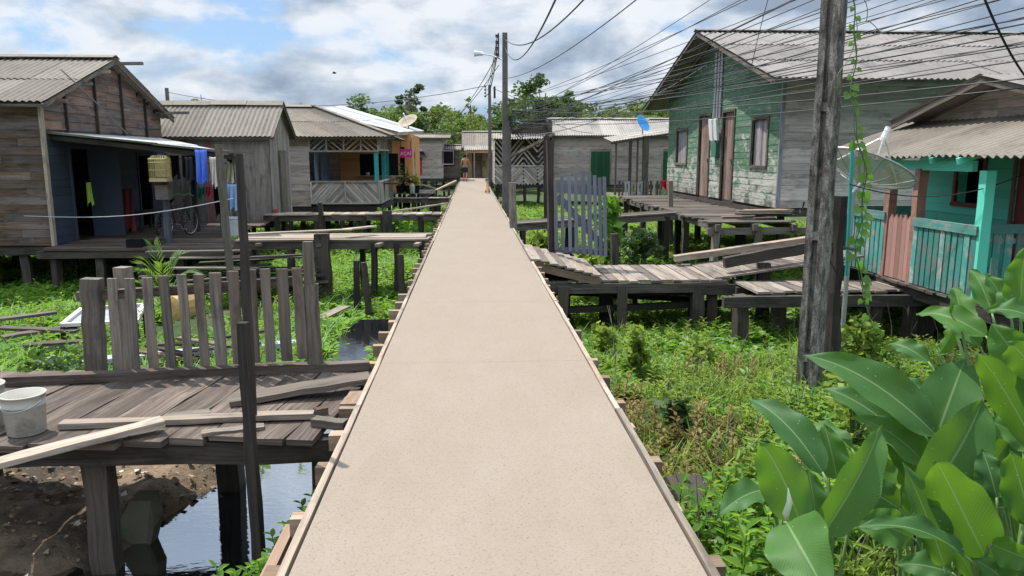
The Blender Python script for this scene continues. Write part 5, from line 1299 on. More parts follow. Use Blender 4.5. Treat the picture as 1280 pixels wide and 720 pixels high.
# ---------------------------------------------------------------- overhead cables
def cable(p0, p1, sag, r, label, group='overhead cables', n=18):
    b = MB(); p0 = V(p0); p1 = V(p1); b.tube([p0.lerp(p1, t) - V((0, 0, sag * 4 * t * (1 - t))) for t in np.linspace(0, 1, n)], r, 4, cap=False)
    return tag(b.build('overhead_cable', M['wire']), label, 'cable', group)
LB = 'thin black cable of the bundle fanning from the lamp pole to the upper right'
hub = V((ux + .15, YU, P(634, 160, Y=YU).z))
far = [(1300, 50, 6.6), (1300, 62, 6.5), (1300, -48, 7.8), (1220, -44, 8.1), (1180, -30, 8.4), (1080, -50, 9.2), (1030, -44, 9.8), (980, -20, 10.6), (890, -30, 12.5), (1300, 18, 7.0), (1300, -35, 7.5), (1300, -12, 7.2), (1300, 2, 7.2), (1300, 14, 7.0), (1300, 22, 7.0), (1300, 30, 6.8), (1300, -60, 8), (1150, -40, 8.5), (1100, -45, 9), (1010, -35, 10), (960, -32, 11), (940, -30, 11.5), (1300, 8, 7.1), (1200, -20, 8), (1300, -3, 7.3), (1060, -30, 9.4), (1300, 38, 6.7), (1250, -30, 7.6), (1130, -14, 8.8), (1300, -22, 7.4)]
for i, (px, py, Y) in enumerate(far):
    e = P(px, py, Y=Y); s0 = hub + V((U(-.05, .05), 0, U(-.1, .45) + (.5 if i % 3 == 0 else 0)))
    e = s0 + (e - s0) * (1 + (Y + 2.5) / (25 - Y) * .8)
    cable(s0, e, U(.1, .4) if py > -25 else U(.1, .4), U(.0045, .0075), LB, 'cables of the main overhead bundle')
top = V((ux, YU, uz - .1))
cable(top + V((0, 0, -.1)), P(735, -6, Y=9.5), .35, .014, 'thick black cable curving up from the top of the lamp pole')
cable(top + V((0, 0, -.35)), P(697, -6, Y=8), .5, .012, 'second cable rising steeply from the lamp pole top')
cable(V((ux, YU, P(632, 98, Y=YU).z)), P(800, -4, Y=9), .2, .009, 'straight cable running from the lamp pole to the top centre')
for i, (dz, sg) in enumerate(((-.15, .4), (-.35, .5), (-.55, .6), (-.7, .35))):
    cable(V((ux - .25, YU - .06, uz + dz)), V((u2x - .25, 46.9, u2z - .1 - .19 * i)), sg, .015, 'cable linking the two utility poles beside the walkway', 'cables between the two utility poles')
cable(V((u2x - .2, 47, u2z - .05)), V((u3x, 60, u3z - .3)), 1.1, .022, 'long cable crossing the sky to the far left pole')
cable(V((ux - .2, YU, uz - .6)), (-2.5, 45, 3.1), .8, .014, 'cable dropping from the lamp pole to the orange building')
cable(V((ux - .2, YU, uz - 1.0)), (-3.0, 50, 3.0), .6, .014, 'cable dropping from the lamp pole to the far pale house')
cable(V((u2x + .2, 47, u2z - .2)), (xh(800), 44.5, 3.6), .5, .014, 'cable from the far pole to the wide pale house')
cable(V((ux, YU, P(640, 120, Y=YU).z)), (xh(740), 43.8, 2.9), .3, .012, 'service cable from the lamp pole to the wide pale house')
cable(hub + V((0, 0, -.3)), (GX - .1, gy(897), G0 + 3.9), .5, .012, 'service cable from the lamp pole to the green house front')
cable(P(1228, -8, Y=6.5), P(1285, 100, Y=7.2), .05, .012, 'black cable dropping down at the upper right corner')
cable(P(961, -4, Y=14), P(940, 80, Y=15.4), -.05, .007, 'thin loose wire dangling over the green house roof')
cable((AX + .1, 17.0, 3.4), P(160, 168, Y=16.4), -.02, .014, 'pale cable running down the gable to the porch roof')
cable(P(1062, 230, Y=8.6), P(1285, 215, Y=9.3), .22, .007, 'thin pale wire sagging before the turquoise porch')
cable(P(1005, 253, Y=7.85), P(1000, 262, Y=16), .1, .01, 'short cable from the concrete pole to the green house platform')

# ---------------------------------------------------------------- hanging vine
def vleaf(c, d, up, L, w, rs):
    d = V(d).normalized(); s = d.cross(V(up)).normalized(); n = s.cross(d)
    return [c, c + d * L * .35 + s * w * .5 + n * .01, c + d * L, c + d * L * .35 - s * w * .5 + n * .01]
vt = P(1062, -14, Y=7.6); vb_ = P(1079, 402, Y=7.7)
vn = thing('climbing_vine', (vb_.x, 7.9, -1.0), 'long climbing vine with heart leaves hanging beside the concrete pole', 'vine')
path = [vt.lerp(vb_, t) + V((.03 * math.sin(t * 3.1), 0, 0)) + V((.05 * math.sin(t * 14) + .02 * math.sin(t * 39), .03 * math.sin(t * 11), 0)) for t in np.linspace(0, 1, 42)]
b = MB(); b.tube(path, .007, 5); b.tube([p + V((.02 * math.sin(i), .015, 0)) for i, p in enumerate(path[5:])], .004, 4); b.build('stem', M['stem'], vn)
vs = []; 
for i, p in enumerate(path):
    k = i / 42
    for j in range(1 if k < .25 or i % 2 else 2):
        if random.random() < .2: continue
        sgn_ = 1 if (i + j) % 2 else -1; L = U(.06, .09) if k < .22 else U(.07, .135)
        d = V((sgn_ * U(.2, .9), U(-.6, .1), U(-1.0, -.5))); vs.append(vleaf(p + V((sgn_ * .02, 0, 0)), d, (U(-.3, .3), -1, U(0, .5)), L, L * .82, RS))
vv = np.array([[tuple(q) for q in l] for l in vs]).reshape(-1, 3); vv -= np.array(ORG[vn]); nl = len(vs)
# heart-shaped leaf: six points
def hearts(quads, org):
    V_, F_ = [], []
    for q4 in quads:
        a, r, t, l = [V(q) for q in q4]; m = (r + l) / 2; n0 = len(V_); sd = (r - l) / 2; ax_ = (t - a)
        pts = [a + ax_ * .08, a + sd * .55 - ax_ * .03, a + sd * 1.0 + ax_ * .22, a + sd * .8 + ax_ * .55, t, a - sd * .8 + ax_ * .55, a - sd * 1.0 + ax_ * .22, a - sd * .55 - ax_ * .03]
        nrm = sd.cross(ax_).normalized() * .012; mid = a + ax_ * .5 - nrm
        for pp_ in pts + [mid]: V_.append(tuple(pp_ - org))
        for i in range(8): F_.append((n0 + i, n0 + (i + 1) % 8, n0 + 8))
    return np.array(V_), np.array(F_)
v_, f_ = hearts(vs, ORG[vn]); npmesh('leaves', v_, f_, np.repeat(RS.rand(nl), 9), M['lfvine'], parent=vn)
for i, (x0_, y0_, x1_, y1_) in enumerate(((1066, -4, 1100, 40), (1068, 20, 1050, 120))):
    b = MB(); a = P(x0_, y0_, Y=7.7); c = P(x1_, y1_, Y=7.6); b.tube([a.lerp(c, t) + V((.06 * math.sin(t * 6), 0, .04 * math.sin(t * 9))) for t in np.linspace(0, 1, 16)], .004, 4); b.build('tendril', M['stem'], vn)
# ---------------------------------------------------------------- broad leaves in the right foreground
def broad_leaf(tip, base, wpx, Yt, Yb, roll=0, fold=.35, bend=.12, side=0, root=None, plant=None, shape=.5, wave=.012):
    """one blade between two real points, with its leaf stalk down to the plant's root"""
    T = P(*tip, Y=Yt); B_ = P(*base, Y=Yb); ax = T - B_; L = ax.length; a = ax.normalized()
    view = ((T + B_) / 2 - EYE).normalized()
    w = wpx / FPX * ((Yt + Yb) / 2) / 2
    w *= .86; s = a.cross(view).normalized(); s = (Matrix.Rotation(roll, 3, a) @ s).normalized(); n = s.cross(a)
    if n.z < 0: n = -n; s = -s
    w /= max(.45, abs(math.cos(roll)))
    nu, nv = 22, 10; b = MB(); ph = U(0, 6); tint = random.random(); n0 = 0
    for i in range(nu + 1):
        u = i / nu
        ww = w * ((u + .01) ** shape) * ((1 - u) ** (.9)) / ((shape / (shape + .9)) ** shape * (.9 / (shape + .9)) ** .9)
        c = B_ + ax * u + n * (L * bend * 4 * u * (1 - u)) + s * (side * L * 4 * u * (1 - u)); c = c - V((0, 0, 1)) * (L * .1 * u * u * u)
        for j in range(nv + 1):
            v = -1 + 2 * j / nv
            h = fold * abs(v) ** 1.25 * ww + wave * math.sin(u * 17 + ph + v * 2) * abs(v) ** 2 
            b.v.append(tuple(c + s * (v * ww * (1 - .12 * fold)) + n * h)); b.t.append(tint)
    for i in range(nu):
        for j in range(nv):
            q = i * (nv + 1) + j; k_ = [(i, j), (i, j + 1), (i + 1, j + 1), (i + 1, j)]
            b.face((q, q + 1, q + nv + 2, q + nv + 1), [(x / nu, -1 + 2 * y / nv) for x, y in k_])
    lf = b.build('leaf', M['lfbroad'], plant, True)
    r = V(root); m1 = B_ - a * min(.12, L * .25); m2 = r.lerp(B_, .45) - a * .06
    pts = [r.lerp(m2, t) for t in (0, .5)] + [((m2 * (1 - t) ** 2) + m1 * (2 * t * (1 - t)) + B_ * t * t) for t in (0, .3, .6, .85, 1)]
    st_ = MB(); st_.tube(pts, [.013, .012, .011, .009, .008, .0065, .005], 6); st_.build('stalk', stalkm, lf, True)
    return lf
stalkm = plain('leaf_stalk', (.12, .2, .06), .5)
plants = [
 ('broad-leaved plant nearest the walkway with upright folded leaves and a white furled shoot', (1010, 760, 2.9), [
   ((950, 540), (1001, 655), 78, 2.75, 2.75, .15, .25, .06, -.03), ((1103, 516), (1028, 668), 66, 2.9, 2.75, .45, .4, .05, .02),
   ((1040, 742), (984, 654), 112, 2.25, 2.6, .1, .2, .1, .0), ((935, 486), (1028, 590), 50, 3.5, 3.1, .5, .4, .1, 0),
   ((895, 640), (956, 612), 44, 2.9, 3.0, .5, .3, .1, 0), ((1030, 522), (1046, 598), 48, 3.3, 3.2, .1, .2, .05, 0),
   ((1010, 578), (1022, 662), 46, 3.1, 3.0, .2, .2, .03, 0), ((991, 528), (1064, 560), 22, 3.6, 3.3, .9, .4, .1, 0)]),
 ('broad-leaved plant in the middle of the clump with one very long arching leaf', (1160, 740, 3.2), [
   ((1005, 427), (1168, 542), 64, 3.5, 3.1, .45, .4, .05, .03), ((1208, 436), (1168, 552), 90, 3.3, 3.1, .1, .2, .05, 0),
   ((1230, 484), (1160, 618), 92, 2.9, 2.85, .3, .35, .05, .03), ((1028, 474), (1128, 545), 46, 3.6, 3.3, .5, .4, .06, 0),
   ((1068, 512), (1158, 582), 48, 3.3, 3.1, .6, .3, .1, 0), ((1128, 462), (1158, 520), 40, 3.5, 3.3, .2, .3, .05, 0),
   ((1046, 590), (1124, 636), 54, 3.1, 3.0, .2, .2, .1, 0), ((1060, 640), (1140, 672), 60, 2.9, 2.85, .2, .2, .1, 0), ((1098, 508), (1150, 600), 50, 3.3, 3.15, .2, .2, .1, 0)]),
 ('broad-leaved plant at the lower right with one big bright backlit leaf', (1240, 760, 2.6), [
   ((1172, 556), (1236, 704), 92, 2.35, 2.45, -.2, .18, .06, .03), ((1129, 562), (1180, 706), 50, 2.55, 2.5, .5, .35, .04, -.02),
   ((1068, 648), (1205, 694), 28, 2.5, 2.4, .9, .4, .12, 0), ((1264, 552), (1292, 660), 60, 2.5, 2.5, .2, .25, .05, 0),
   ((1228, 556), (1246, 622), 50, 2.8, 2.7, .1, .2, .05, 0), ((1300, 700), (1240, 680), 50, 2.3, 2.4, .4, .3, .1, 0), ((1120, 700), (1190, 716), 50, 2.6, 2.5, .3, .2, .1, 0), ((1215, 690), (1262, 735), 50, 2.4, 2.4, .3, .3, .1, 0)]),
 ('tall broad-leaved plant at the right edge rising before the turquoise fence', (1330, 700, 3.0), [
   ((1222, 424), (1296, 560), 66, 2.7, 2.7, -.35, .3, .05, .02), ((1240, 396), (1288, 478), 72, 3.0, 2.9, .1, .2, .05, 0),
   ((1227, 516), (1292, 560), 44, 2.9, 2.8, .4, .3, .06, 0), ((1146, 384), (1232, 420), 34, 3.5, 3.2, .6, .4, .1, 0),
   ((1192, 352), (1202, 412), 36, 3.5, 3.3, .5, .5, .05, 0), ((1214, 330), (1240, 392), 38, 3.4, 3.2, .4, .35, .05, 0),
   ((1232, 336), (1262, 392), 36, 3.3, 3.2, .3, .4, .05, 0), ((1283, 300), (1276, 390), 46, 3.0, 3.0, .3, .3, .05, 0),
   ((1234, 382), (1300, 402), 34, 2.9, 2.8, .8, .3, .1, 0), ((1176, 398), (1224, 432), 30, 3.5, 3.3, .6, .3, .1, 0), ((1172, 442), (1192, 412), 26, 3.6, 3.5, .5, .4, .05, 0), ((1262, 420), (1310, 480), 70, 2.7, 2.7, .2, .2, .05, 0), ((1110, 424), (1160, 452), 28, 3.9, 3.7, .5, .3, .1, 0)]),
]
for lab, (px, py, Y), lvs in plants:
    r0 = P(px, 700, Y=Y); r0 = V((r0.x, Y, gz(r0.x, Y) - .05)); t = thing('broadleaf_plant', r0, lab, 'plant', 'broad-leaved plants in the foreground')
    for lv in lvs: broad_leaf(*lv, root=r0 + V((U(-.06, .06), U(-.06, .06), 0)), plant=t)
    for i in range(0 if 'furled' in lab else 8):
        bx_, by_ = px + U(-70, 70), U(590, 730); dx_, dy_ = U(-70, 50), U(-110, -40); Y_ = Y + U(.05, .5)
        broad_leaf((bx_ + dx_, by_ + dy_), (bx_, by_), U(34, 58), Y_, Y_ - U(0, .15), U(-.5, .8), U(.2, .4), U(.04, .12), U(-.03, .03), root=r0 + V((U(-.1, .1), U(-.1, .1), 0)), plant=t)
    if lv and 'furled' in lab:
        b = MB(); a, c = P(984, 655, Y=2.72), P(985, 610, Y=2.7); b.tube([a, a.lerp(c, .3) + V((-.006, 0, 0)), a.lerp(c, .6) + V((.008, 0, 0)), c], [.003, .014, .012, .001], 8); b.build('shoot', plain('white_shoot', (.5, .6, .42), .5), t, True)
        b = MB(); b.tube([r0, (r0 + a) / 2 + V((.02, 0, 0)), a], .005, 6); b.build('stalk', stalkm, t)
b = MB()
rs = np.random.RandomState(9)
for i in range(150):
    y = 3.0 + 8 * rs.rand() ** 1.4; x = XR + .15 + rs.rand() * (.5 + y * .55); h = .25 + rs.rand() * .55; z = gz(x, y); a = rs.rand() * 6.28; l = rs.rand() * .35
    b.tube([(x, y, z - .03), (x + math.cos(a) * l * h * .4, y + math.sin(a) * l * h * .4, z + h * .6), (x + math.cos(a) * l, y + math.sin(a) * l, z + h)], [.005, .004, .002], 4)
tag(b.build('dead_stems', M['bark']), kind='stuff')
# extra small stems and leaves filling the foot of the clump
def nprot(n, rs):
    y = rs.rand(n) * 6.2832; return np.cos(y), np.sin(y)
def mk_template(kind, rs):
    """a small plant as quads: list of (4,3) arrays"""
    qs = []
    def leaf(o, d, L, w, droop=.2):
        d = np.array(d, float); d /= np.linalg.norm(d); s = np.cross(d, (0, 0, 1)); ns = np.linalg.norm(s); s = s / ns if ns > .05 else np.array((1., 0, 0)); n = np.cross(s, d)
        m = o + d * L * .45; t = o + d * L - np.array((0, 0, droop * L))
        q1 = o + d * L * .25; q2 = o + d * L * .62 - np.array((0, 0, droop * L * .35)); n = n * w * .16
        qs.append(np.array([o, q1 + s * w * .46 + n, q2 + s * w * .36 + n, t])); qs.append(np.array([o, t, q2 - s * w * .36 + n, q1 - s * w * .46 + n]))
    if kind == 'cover':
        for i in range(11):
            a = rs.rand() * 6.28; r = rs.rand() * .09; h = .02 + rs.rand() * .1
            leaf(np.array((math.cos(a) * r, math.sin(a) * r, h)), (math.cos(a), math.sin(a), .25 + rs.rand() * .6), .05 + rs.rand() * .05, .035 + rs.rand() * .02)
    elif kind == 'weed':
        H = .22 + rs.rand() * .25; lx, ly = rs.normal() * .06, rs.normal() * .06
        for i in range(15):
            k = (i + 1) / 15; a = i * 2.4 + rs.rand() * .6; o = np.array((lx * k, ly * k, H * (.2 + .8 * k)))
            leaf(o, (math.cos(a), math.sin(a), .1 + .9 * k), .06 + .09 * (1 - k * .5) * rs.rand(), .022 + .03 * rs.rand(), .3)
        for a in (0, 2.1, 4.2):
            s = np.array((math.cos(a), math.sin(a), 0)) * .004; qs.append(np.array([s, -s, np.array((lx, ly, H)) - s, np.array((lx, ly, H)) + s]))
    elif kind == 'grass':
        for i in range(9):
            a = rs.rand() * 6.28; L = .18 + rs.rand() * .3; d = np.array((math.cos(a) * .5, math.sin(a) * .5, 1)); s = np.array((-math.sin(a), math.cos(a), 0)) * (.005 + .004 * rs.rand())
            o = np.array((rs.normal() * .03, rs.normal() * .03, 0)); m = o + d * L * .55; t = m + np.array((d[0] * 1.5, d[1] * 1.5, .45)) * L * .5
            qs.append(np.array([o - s, o + s, m + s * .8, m - s * .8])); qs.append(np.array([m - s * .8, m + s * .8, t + s * .1, t - s * .1]))
    elif kind == 'fern':
        for i in range(7):
            a = i * .9 + rs.rand() * .4
            for k in range(7):
                r = .03 + k * .035; z = .12 + .18 * math.sin(min(1.5, r * 7)); o = np.array((math.cos(a) * r, math.sin(a) * r, z))
                for sg in (-1, 1): leaf(o, (math.cos(a + sg * 1.1), math.sin(a + sg * 1.1), .1), .07 * (1 - k * .09), .02, .2)
    return np.array(qs)
def scatter(name, pts, kind, mat, smin, smax, ntemp=6, parent=None, kindtag='stuff', seed=3):
    rs = np.random.RandomState(seed); temps = [mk_template(kind, rs) for _ in range(ntemp)]
    which = rs.randint(0, ntemp, len(pts)); parts = []
    for k in range(ntemp):
        p = pts[which == k]; n = len(p)
        if not n: continue
        c, s = nprot(n, rs); sc_ = smin + (smax - smin) * rs.rand(n); q = temps[k]; m = q.shape[0]
        x = q[None, :, :, 0] * c[:, None, None] - q[None, :, :, 1] * s[:, None, None]
        y = q[None, :, :, 0] * s[:, None, None] + q[None, :, :, 1] * c[:, None, None]
        v = np.stack([x, y, np.broadcast_to(q[None, :, :, 2], x.shape)], -1) * sc_[:, None, None, None] + p[:, None, None, :]
        t = np.clip(rs.rand(n)[:, None] * .6 + rs.rand(n, m) * .4, 0, 1)
        parts.append((v.reshape(-1, 3), np.arange(n * m * 4).reshape(-1, 4), np.repeat(t.reshape(-1), 4)))
    v, f, t = join(parts)
    o = npmesh(name, v, f, t, mat, parent=parent)
    if kindtag: tag(o, kind=kindtag)
    return o
def nz(x, y, f, s): return np.sin(x * f + s) * np.cos(y * f * 1.13 - s * 2) + .6 * np.sin(x * f * 2.3 - y * f * 1.7 + s * 3) + .35 * np.sin(x * f * 5.1 + y * f * 4.3 + s)
def region(n, x0, x1, ya, yb, seed, dens=1.0, maxd=None):
    rs = np.random.RandomState(seed)
    y = np.exp(rs.rand(n) * (math.log(yb) - math.log(ya)) + math.log(ya)); x = x0 + (x1 - x0) * rs.rand(n)
    return x, y
Gz = np.vectorize(gz); Ch = np.vectorize(chan); Cw = np.vectorize(chw)
def pts_of(x, y, keep, sink=.02):
    x, y = x[keep], y[keep]; return np.stack([x, y, Gz(x, y) - sink], 1)
def inview(x, y, m=.3): return (np.abs(x / np.maximum(y, .1) - .054) < .70 + m)
# left: bright low cover, mud bank left bare near the camera, the channel kept open
x, y = region(34000, -15, XL + .1, 6.0, 44, 5); d = np.abs(x - Ch(y)) / Cw(y)
keep = inview(x, y) & ((y > 12.5) | (d > 1.02)) & (nz(x, y, .55, 1) + nz(x, y, 1.9, 4) * .4 > np.where(y < 7.6, .1, -.8)) & ~((x > -4.6) & (y < 6.6)) & ~((np.abs(x + 3.4) < .6) & (np.abs(y - 9.4) < .5))
scatter('ground_cover', pts_of(x, y, keep), 'cover', M['lfcover'], .8, 1.7, seed=21)
x, y = region(5000, -13, XL + .1, 8, 42, 6); d = np.abs(x - Ch(y)) / Cw(y)
keep = inview(x, y) & ((y > 12.5) | (d > 1.1)) & (nz(x, y, .8, 2.2) > .25)
scatter('grass', pts_of(x, y, keep), 'grass', M['lfcover'], .7, 1.3, seed=22)
x, y = region(2600, -13, XL - .3, 6.6, 30, 16); d = np.abs(x - Ch(y)) / Cw(y)
scatter('weeds', pts_of(x, y, inview(x, y) & ((y > 12.5) | (d > 1.3)) & (nz(x, y, 1.3, 1.2) > .1)), 'weed', M['lfweed'], .45, 1.1, seed=23)
# right: mixed weeds with dry patches
x, y = region(20000, XR + .02, 14, 2.6, 44, 7)
base = inview(x, y) & (x > XR + .04 - .0)
dry = nz(x, y, .9, 5) + .5 * nz(x, y, 2.2, 1)
scatter('weeds', pts_of(x, y, base & (dry < .75) & ~((x < 2.4) & (x > 1.3) & (y > 5.0) & (y < 6.7) & (nz(x, y, 1.9, 2) > .1)) & (np.random.RandomState(1).rand(len(x)) < .8)), 'weed', M['lfweed'], .4, .95, seed=31)
keep = base & ((dry > 1.0) | ((x < 2.5) & (x > 1.25) & (y > 4.9) & (y < 6.9) & (nz(x, y, 1.9, 2) > -.25))) & (y > 4.6) & (y < 9.0)
scatter('dry_weeds', pts_of(x, y, keep), 'weed', M['lfdry'], .45, .85, seed=32)
x, y = region(27000, XR + .02, 14, 4.6, 44, 8)
keep = inview(x, y) & (nz(x, y, .7, 3.3) > -.9) & ~((x < 2.5) & (x > 1.3) & (y > 5.0) & (y < 6.8) & (nz(x, y, 1.9, 2) > -.1))
scatter('ground_cover', pts_of(x, y, keep), 'cover', M['lfcover'], .8, 1.6, seed=33)
x, y = region(5000, XR + .02, 10, 3.2, 30, 9)
scatter('grass', pts_of(x, y, inview(x, y) & (nz(x, y, 1.1, .7) > .1)), 'grass', M['lfweed'], .6, 1.15, seed=34)
x, y = region(800, XR + .05, 4.5, 2.3, 4.9, 12)
scatter('undergrowth', pts_of(x, y, (x > XR + .12 + .1 * np.sin(y * 5)) & (nz(x, y, 2.0, .7) > -.35)), 'weed', M['lfcover'], .7, 1.4, seed=35)
x, y = region(420, XR + .05, 4.5, 2.3, 4.9, 14)
scatter('undergrowth', pts_of(x, y, (x > XR + .12) & (nz(x, y, 1.5, 2.7) > .0)), 'weed', M['lfweed'], .7, 1.4, seed=37)
# green tuft at the foot of the walkway, bottom left
x, y = region(300, -1.35, XL + .05, 3.6, 4.9, 13); scatter('weeds', np.stack([x, y, Gz(x, y) + .1 * np.random.RandomState(2).rand(len(x))], 1)[(x > -1.45 + (y - 3.6) * .33)], 'weed', M['lfcover'], .45, .95, seed=36)

def shrub(name, x, y, h, r, n, mat, label, cat, size=.12, group=None, seed=0, z=None, squash=1.0):
    rs = np.random.RandomState(seed + 50); z = gz(x, y) if z is None else z
    t = thing(name, (x, y, z), label, cat, group); parts = []; b = MB()
    for i in range(7):
        a = rs.rand() * 6.28; k = rs.rand(); c = np.array((math.cos(a) * r * .6 * k, math.sin(a) * r * .6 * k, h * (.35 + .6 * rs.rand())))
        parts.append(leafblob(c, r * (.4 + .25 * rs.rand()), n // 7, size, squash, rs))
        b.tube([(x, y, z - .1), (x + c[0] * .5, y + c[1] * .5, z + c[2] * .55), (x + c[0], y + c[1], z + c[2])], [.02, .014, .005], 5)
    v, f, tt = join(parts); npmesh('foliage', v, f, tt, M[mat], parent=t); b.build('stem', M['stem'], t); return t
q = lambda px, py, Y: P(px, py, Y=Y)
SH = [(800, 8.6, .65, .22, 400, 'lfweed', 'tall leafy weed bush in the middle of the right swamp', .1), (758, 9.6, .45, .25, 260, 'lfweed', 'small pale weed clump near the right walkway edge', .09),
      (880, 9.3, .5, .35, 350, 'lfweed', 'yellowish weed bush under the rising plank walk', .09), (735, 13.9, 1.3, .5, 500, 'lfweed', 'bright bushy plant growing behind the grey-blue gate', .2),
      (757, 14.5, 2.05, .4, 260, 'lfcover', 'tall bright shrub rising above the grey-blue gate', .26), (800, 17.5, 1.0, .7, 500, 'lfdark', 'dark shrub under the footbridge to the green house', .18),
      (935, 15.2, .95, .5, 420, 'lfdark', 'dark big-leaved shrub under the green house platform', .2), (675, 20, .9, .6, 400, 'lfweed', 'light green shrub beside the utility pole foot', .16),
      (905, 15.0, .7, .3, 200, 'lfdry', 'brown dry bush between the green house platform posts', .12), (50, 7.6, .4, .55, 700, 'lfdark', 'dense low bush left of the picket fence', .09),
      (860, 6.4, .35, .2, 160, 'lfdark', 'drooping dark weed in the dry patch by the walkway', .12), (1085, 6.3, .75, .4, 400, 'lfweed', 'pale green weed bush at the foot of the concrete pole', .1),
      (490, 25.5, .9, .8, 500, 'lfcover', 'bright shrub under the narrow left footbridge', .2), (1100, 8.3, .6, .4, 360, 'lfweed', 'yellow-green bush under the vine', .11), (905, 3.45, .28, .22, 260, 'lfcover', 'low bright leafy weed at the lower right walkway edge', .09), (1085, 3.0, .3, .2, 220, 'lfcover', 'small feathery weed between the broad leaves', .07)]
for i, (px, Y, h, r, n, m, lab, sz_) in enumerate(SH): shrub('bush', xs_(px, Y), Y, h, r, n, m, lab, 'bush', sz_, seed=i)
# palm seedling
pm = P(203, 345, Y=11.2); o = V((pm.x, 11.2, gz(pm.x, 11.2))); t = thing('young_palm', o, 'young palm with upright fronds behind the picket fence', 'palm')
for i in range(13):
    a = i * 2.4; L = U(.8, 1.15); rise = U(.45, 1.4); b = MB(); d = V((math.cos(a), math.sin(a), 0)); s = V((-d.y, d.x, 0)); pts = []
    for k in range(12): u = k / 11; pts.append(o + V((0, 0, .75)) + d * L * u * .75 * (1.6 - rise) + V((0, 0, L * (rise * u - .55 * u * u))))
    b.tube(pts, [.012 * (1 - u / 13) for u in range(12)], 4)
    for k in range(2, 12):
        for sg in (-1, 1):
            p = pts[k]; e = p + (pts[k] - pts[k - 1]).normalized() * .2 + s * sg * .12 - V((0, 0, .04)); n0 = b.add([p, (p + e) / 2 + s * .016 + V((0, 0, .012)), e, (p + e) / 2 - s * .016], random.random()); b.face((n0, n0 + 1, n0 + 2, n0 + 3), [(0, 0)] * 4)
    b.build('frond', M['lfpalm'], t)
b = MB(); b.tube([o - V((0, 0, .2)), o + V((0, 0, .8))], [.06, .04], 8); b.build('stem', M['bark'], t)
# rotten boards lower right
for i in range(4):
    a = P(842 + i * 9, 598, z=-.82 ); c = P(872 + i * 12, 655, z=-.82); b = MB(); b.beam(a, c, .11, .06, jit=.01); tag(b.build('plank', M['wdark']), 'rotten dark board lying at the right walkway edge below the dry patch', 'plank', 'rotten boards at the right walkway edge')

# ---------------------------------------------------------------- trees
def tree(name, x, y, H, cr, nclump, nleaf, size, mat, label=None, seed=0, trunk=.35, group=None, z=-1.3, spread=1.0, cat='tree'):
    rs = np.random.RandomState(seed); t = thing(name, (x, y, z), label, cat, group); b = MB(); o = V((x, y, z)); h0 = H * trunk
    b.tube([o, o + V((rs.normal() * .1, 0, h0 * .5)), o + V((rs.normal() * .2, 0, h0)), o + V((rs.normal() * .2, rs.normal() * .2, H * .82))], [H * .022, H * .018, H * .015, H * .004], 7)
    parts = []
    for i in range(nclump):
        a = rs.rand() * 6.28; k = rs.rand() ** .6; zz = rs.rand(); rr = cr * k * (1 - .55 * abs(zz - .35)) * spread
        c = np.array((math.cos(a) * rr, math.sin(a) * rr, h0 * .9 + (H - h0) * zz * (1 - .18 * k))); r = cr * (.2 + .17 * rs.rand())
        parts.append(leafblob(c, r, nleaf, size, .62, rs))
        if i % 2 == 0: s = o + V((0, 0, h0 * (.75 + .4 * rs.rand()))); e = o + V(c.tolist()); b.tube([s, s.lerp(e, .5) + V((0, 0, -.04 * H * rs.rand())), e], [H * .008, H * .005, H * .002], 5)
    v, f, tt = join(parts); npmesh('crown', v, f, tt, M[mat], parent=t); b.build('trunk', M['bark'], t); return t
protos = [tree('forest_tree', -300, -40, 9, 3.4, 34, 70, .42, 'lftree', 'x', 1, .3), tree('forest_tree', -300, -40, 8, 2.9, 26, 75, .36, 'lftree2', 'x', 2, .25), tree('forest_tree', -300, -40, 10, 3.0, 22, 70, .45, 'lftree3', 'x', 3, .4),
          tree('forest_tree', -300, -40, 7.5, 3.2, 30, 75, .4, 'lftree2', 'x', 4, .2), tree('forest_tree', -300, -40, 9.5, 3.6, 36, 70, .44, 'lftree', 'x', 5, .3)]
FL = ['rounded mid-green tree in the forest edge behind the houses', 'light yellow-green tree in the forest edge behind the houses', 'tall dark green tree in the forest edge behind the houses', 'low wide light green tree in the forest edge behind the houses', 'broad dense green tree in the forest edge behind the houses']
rt_ = random.Random(5); used = [0] * 5
def ftree(x, y, k, s, sz):
    o = protos[k] if not used[k] else copy_tree(protos[k]); used[k] = 1
    o.location = (x, y, -1.3); o.scale = (s, s, s * sz); o.rotation_euler = (0, 0, rt_.uniform(0, 6.28)); o['label'] = FL[k]; o['group'] = 'trees of the forest edge'
def topz(px, Y):
    """height of the tree line in the photograph at a bearing"""
    prof = [(395, 140), (430, 138), (460, 133), (500, 122), (530, 130), (560, 135), (600, 132), (640, 128), (660, 108), (700, 112), (740, 130), (780, 128), (820, 128), (860, 130)]
    for (a, ya_), (b_, yb) in zip(prof, prof[1:]):
        if a <= px <= b_: return 1.6 + (195 - (ya_ + (yb - ya_) * (px - a) / (b_ - a))) / 940 * Y
    return 1.6 + 45 / 940 * Y
for row, (Y, n) in enumerate(((66, 15), (74, 18), (84, 19))):
    for i in range(n):
        px = 415 + (i + rt_.uniform(.1, .9)) * 460 / n; yy_ = Y + rt_.uniform(-4, 4); k = rt_.choice((0, 1, 2, 3, 4))
        H = (topz(px, yy_) + 1.3) * rt_.uniform(.8, 1.0) * (.98 + .04 * row); hk = (9, 8, 10, 7.5, 9.5)[k]; s = H / hk
        ftree(xs_(px, yy_), yy_, k, s * rt_.uniform(.95, 1.2), 1 / 1.08)
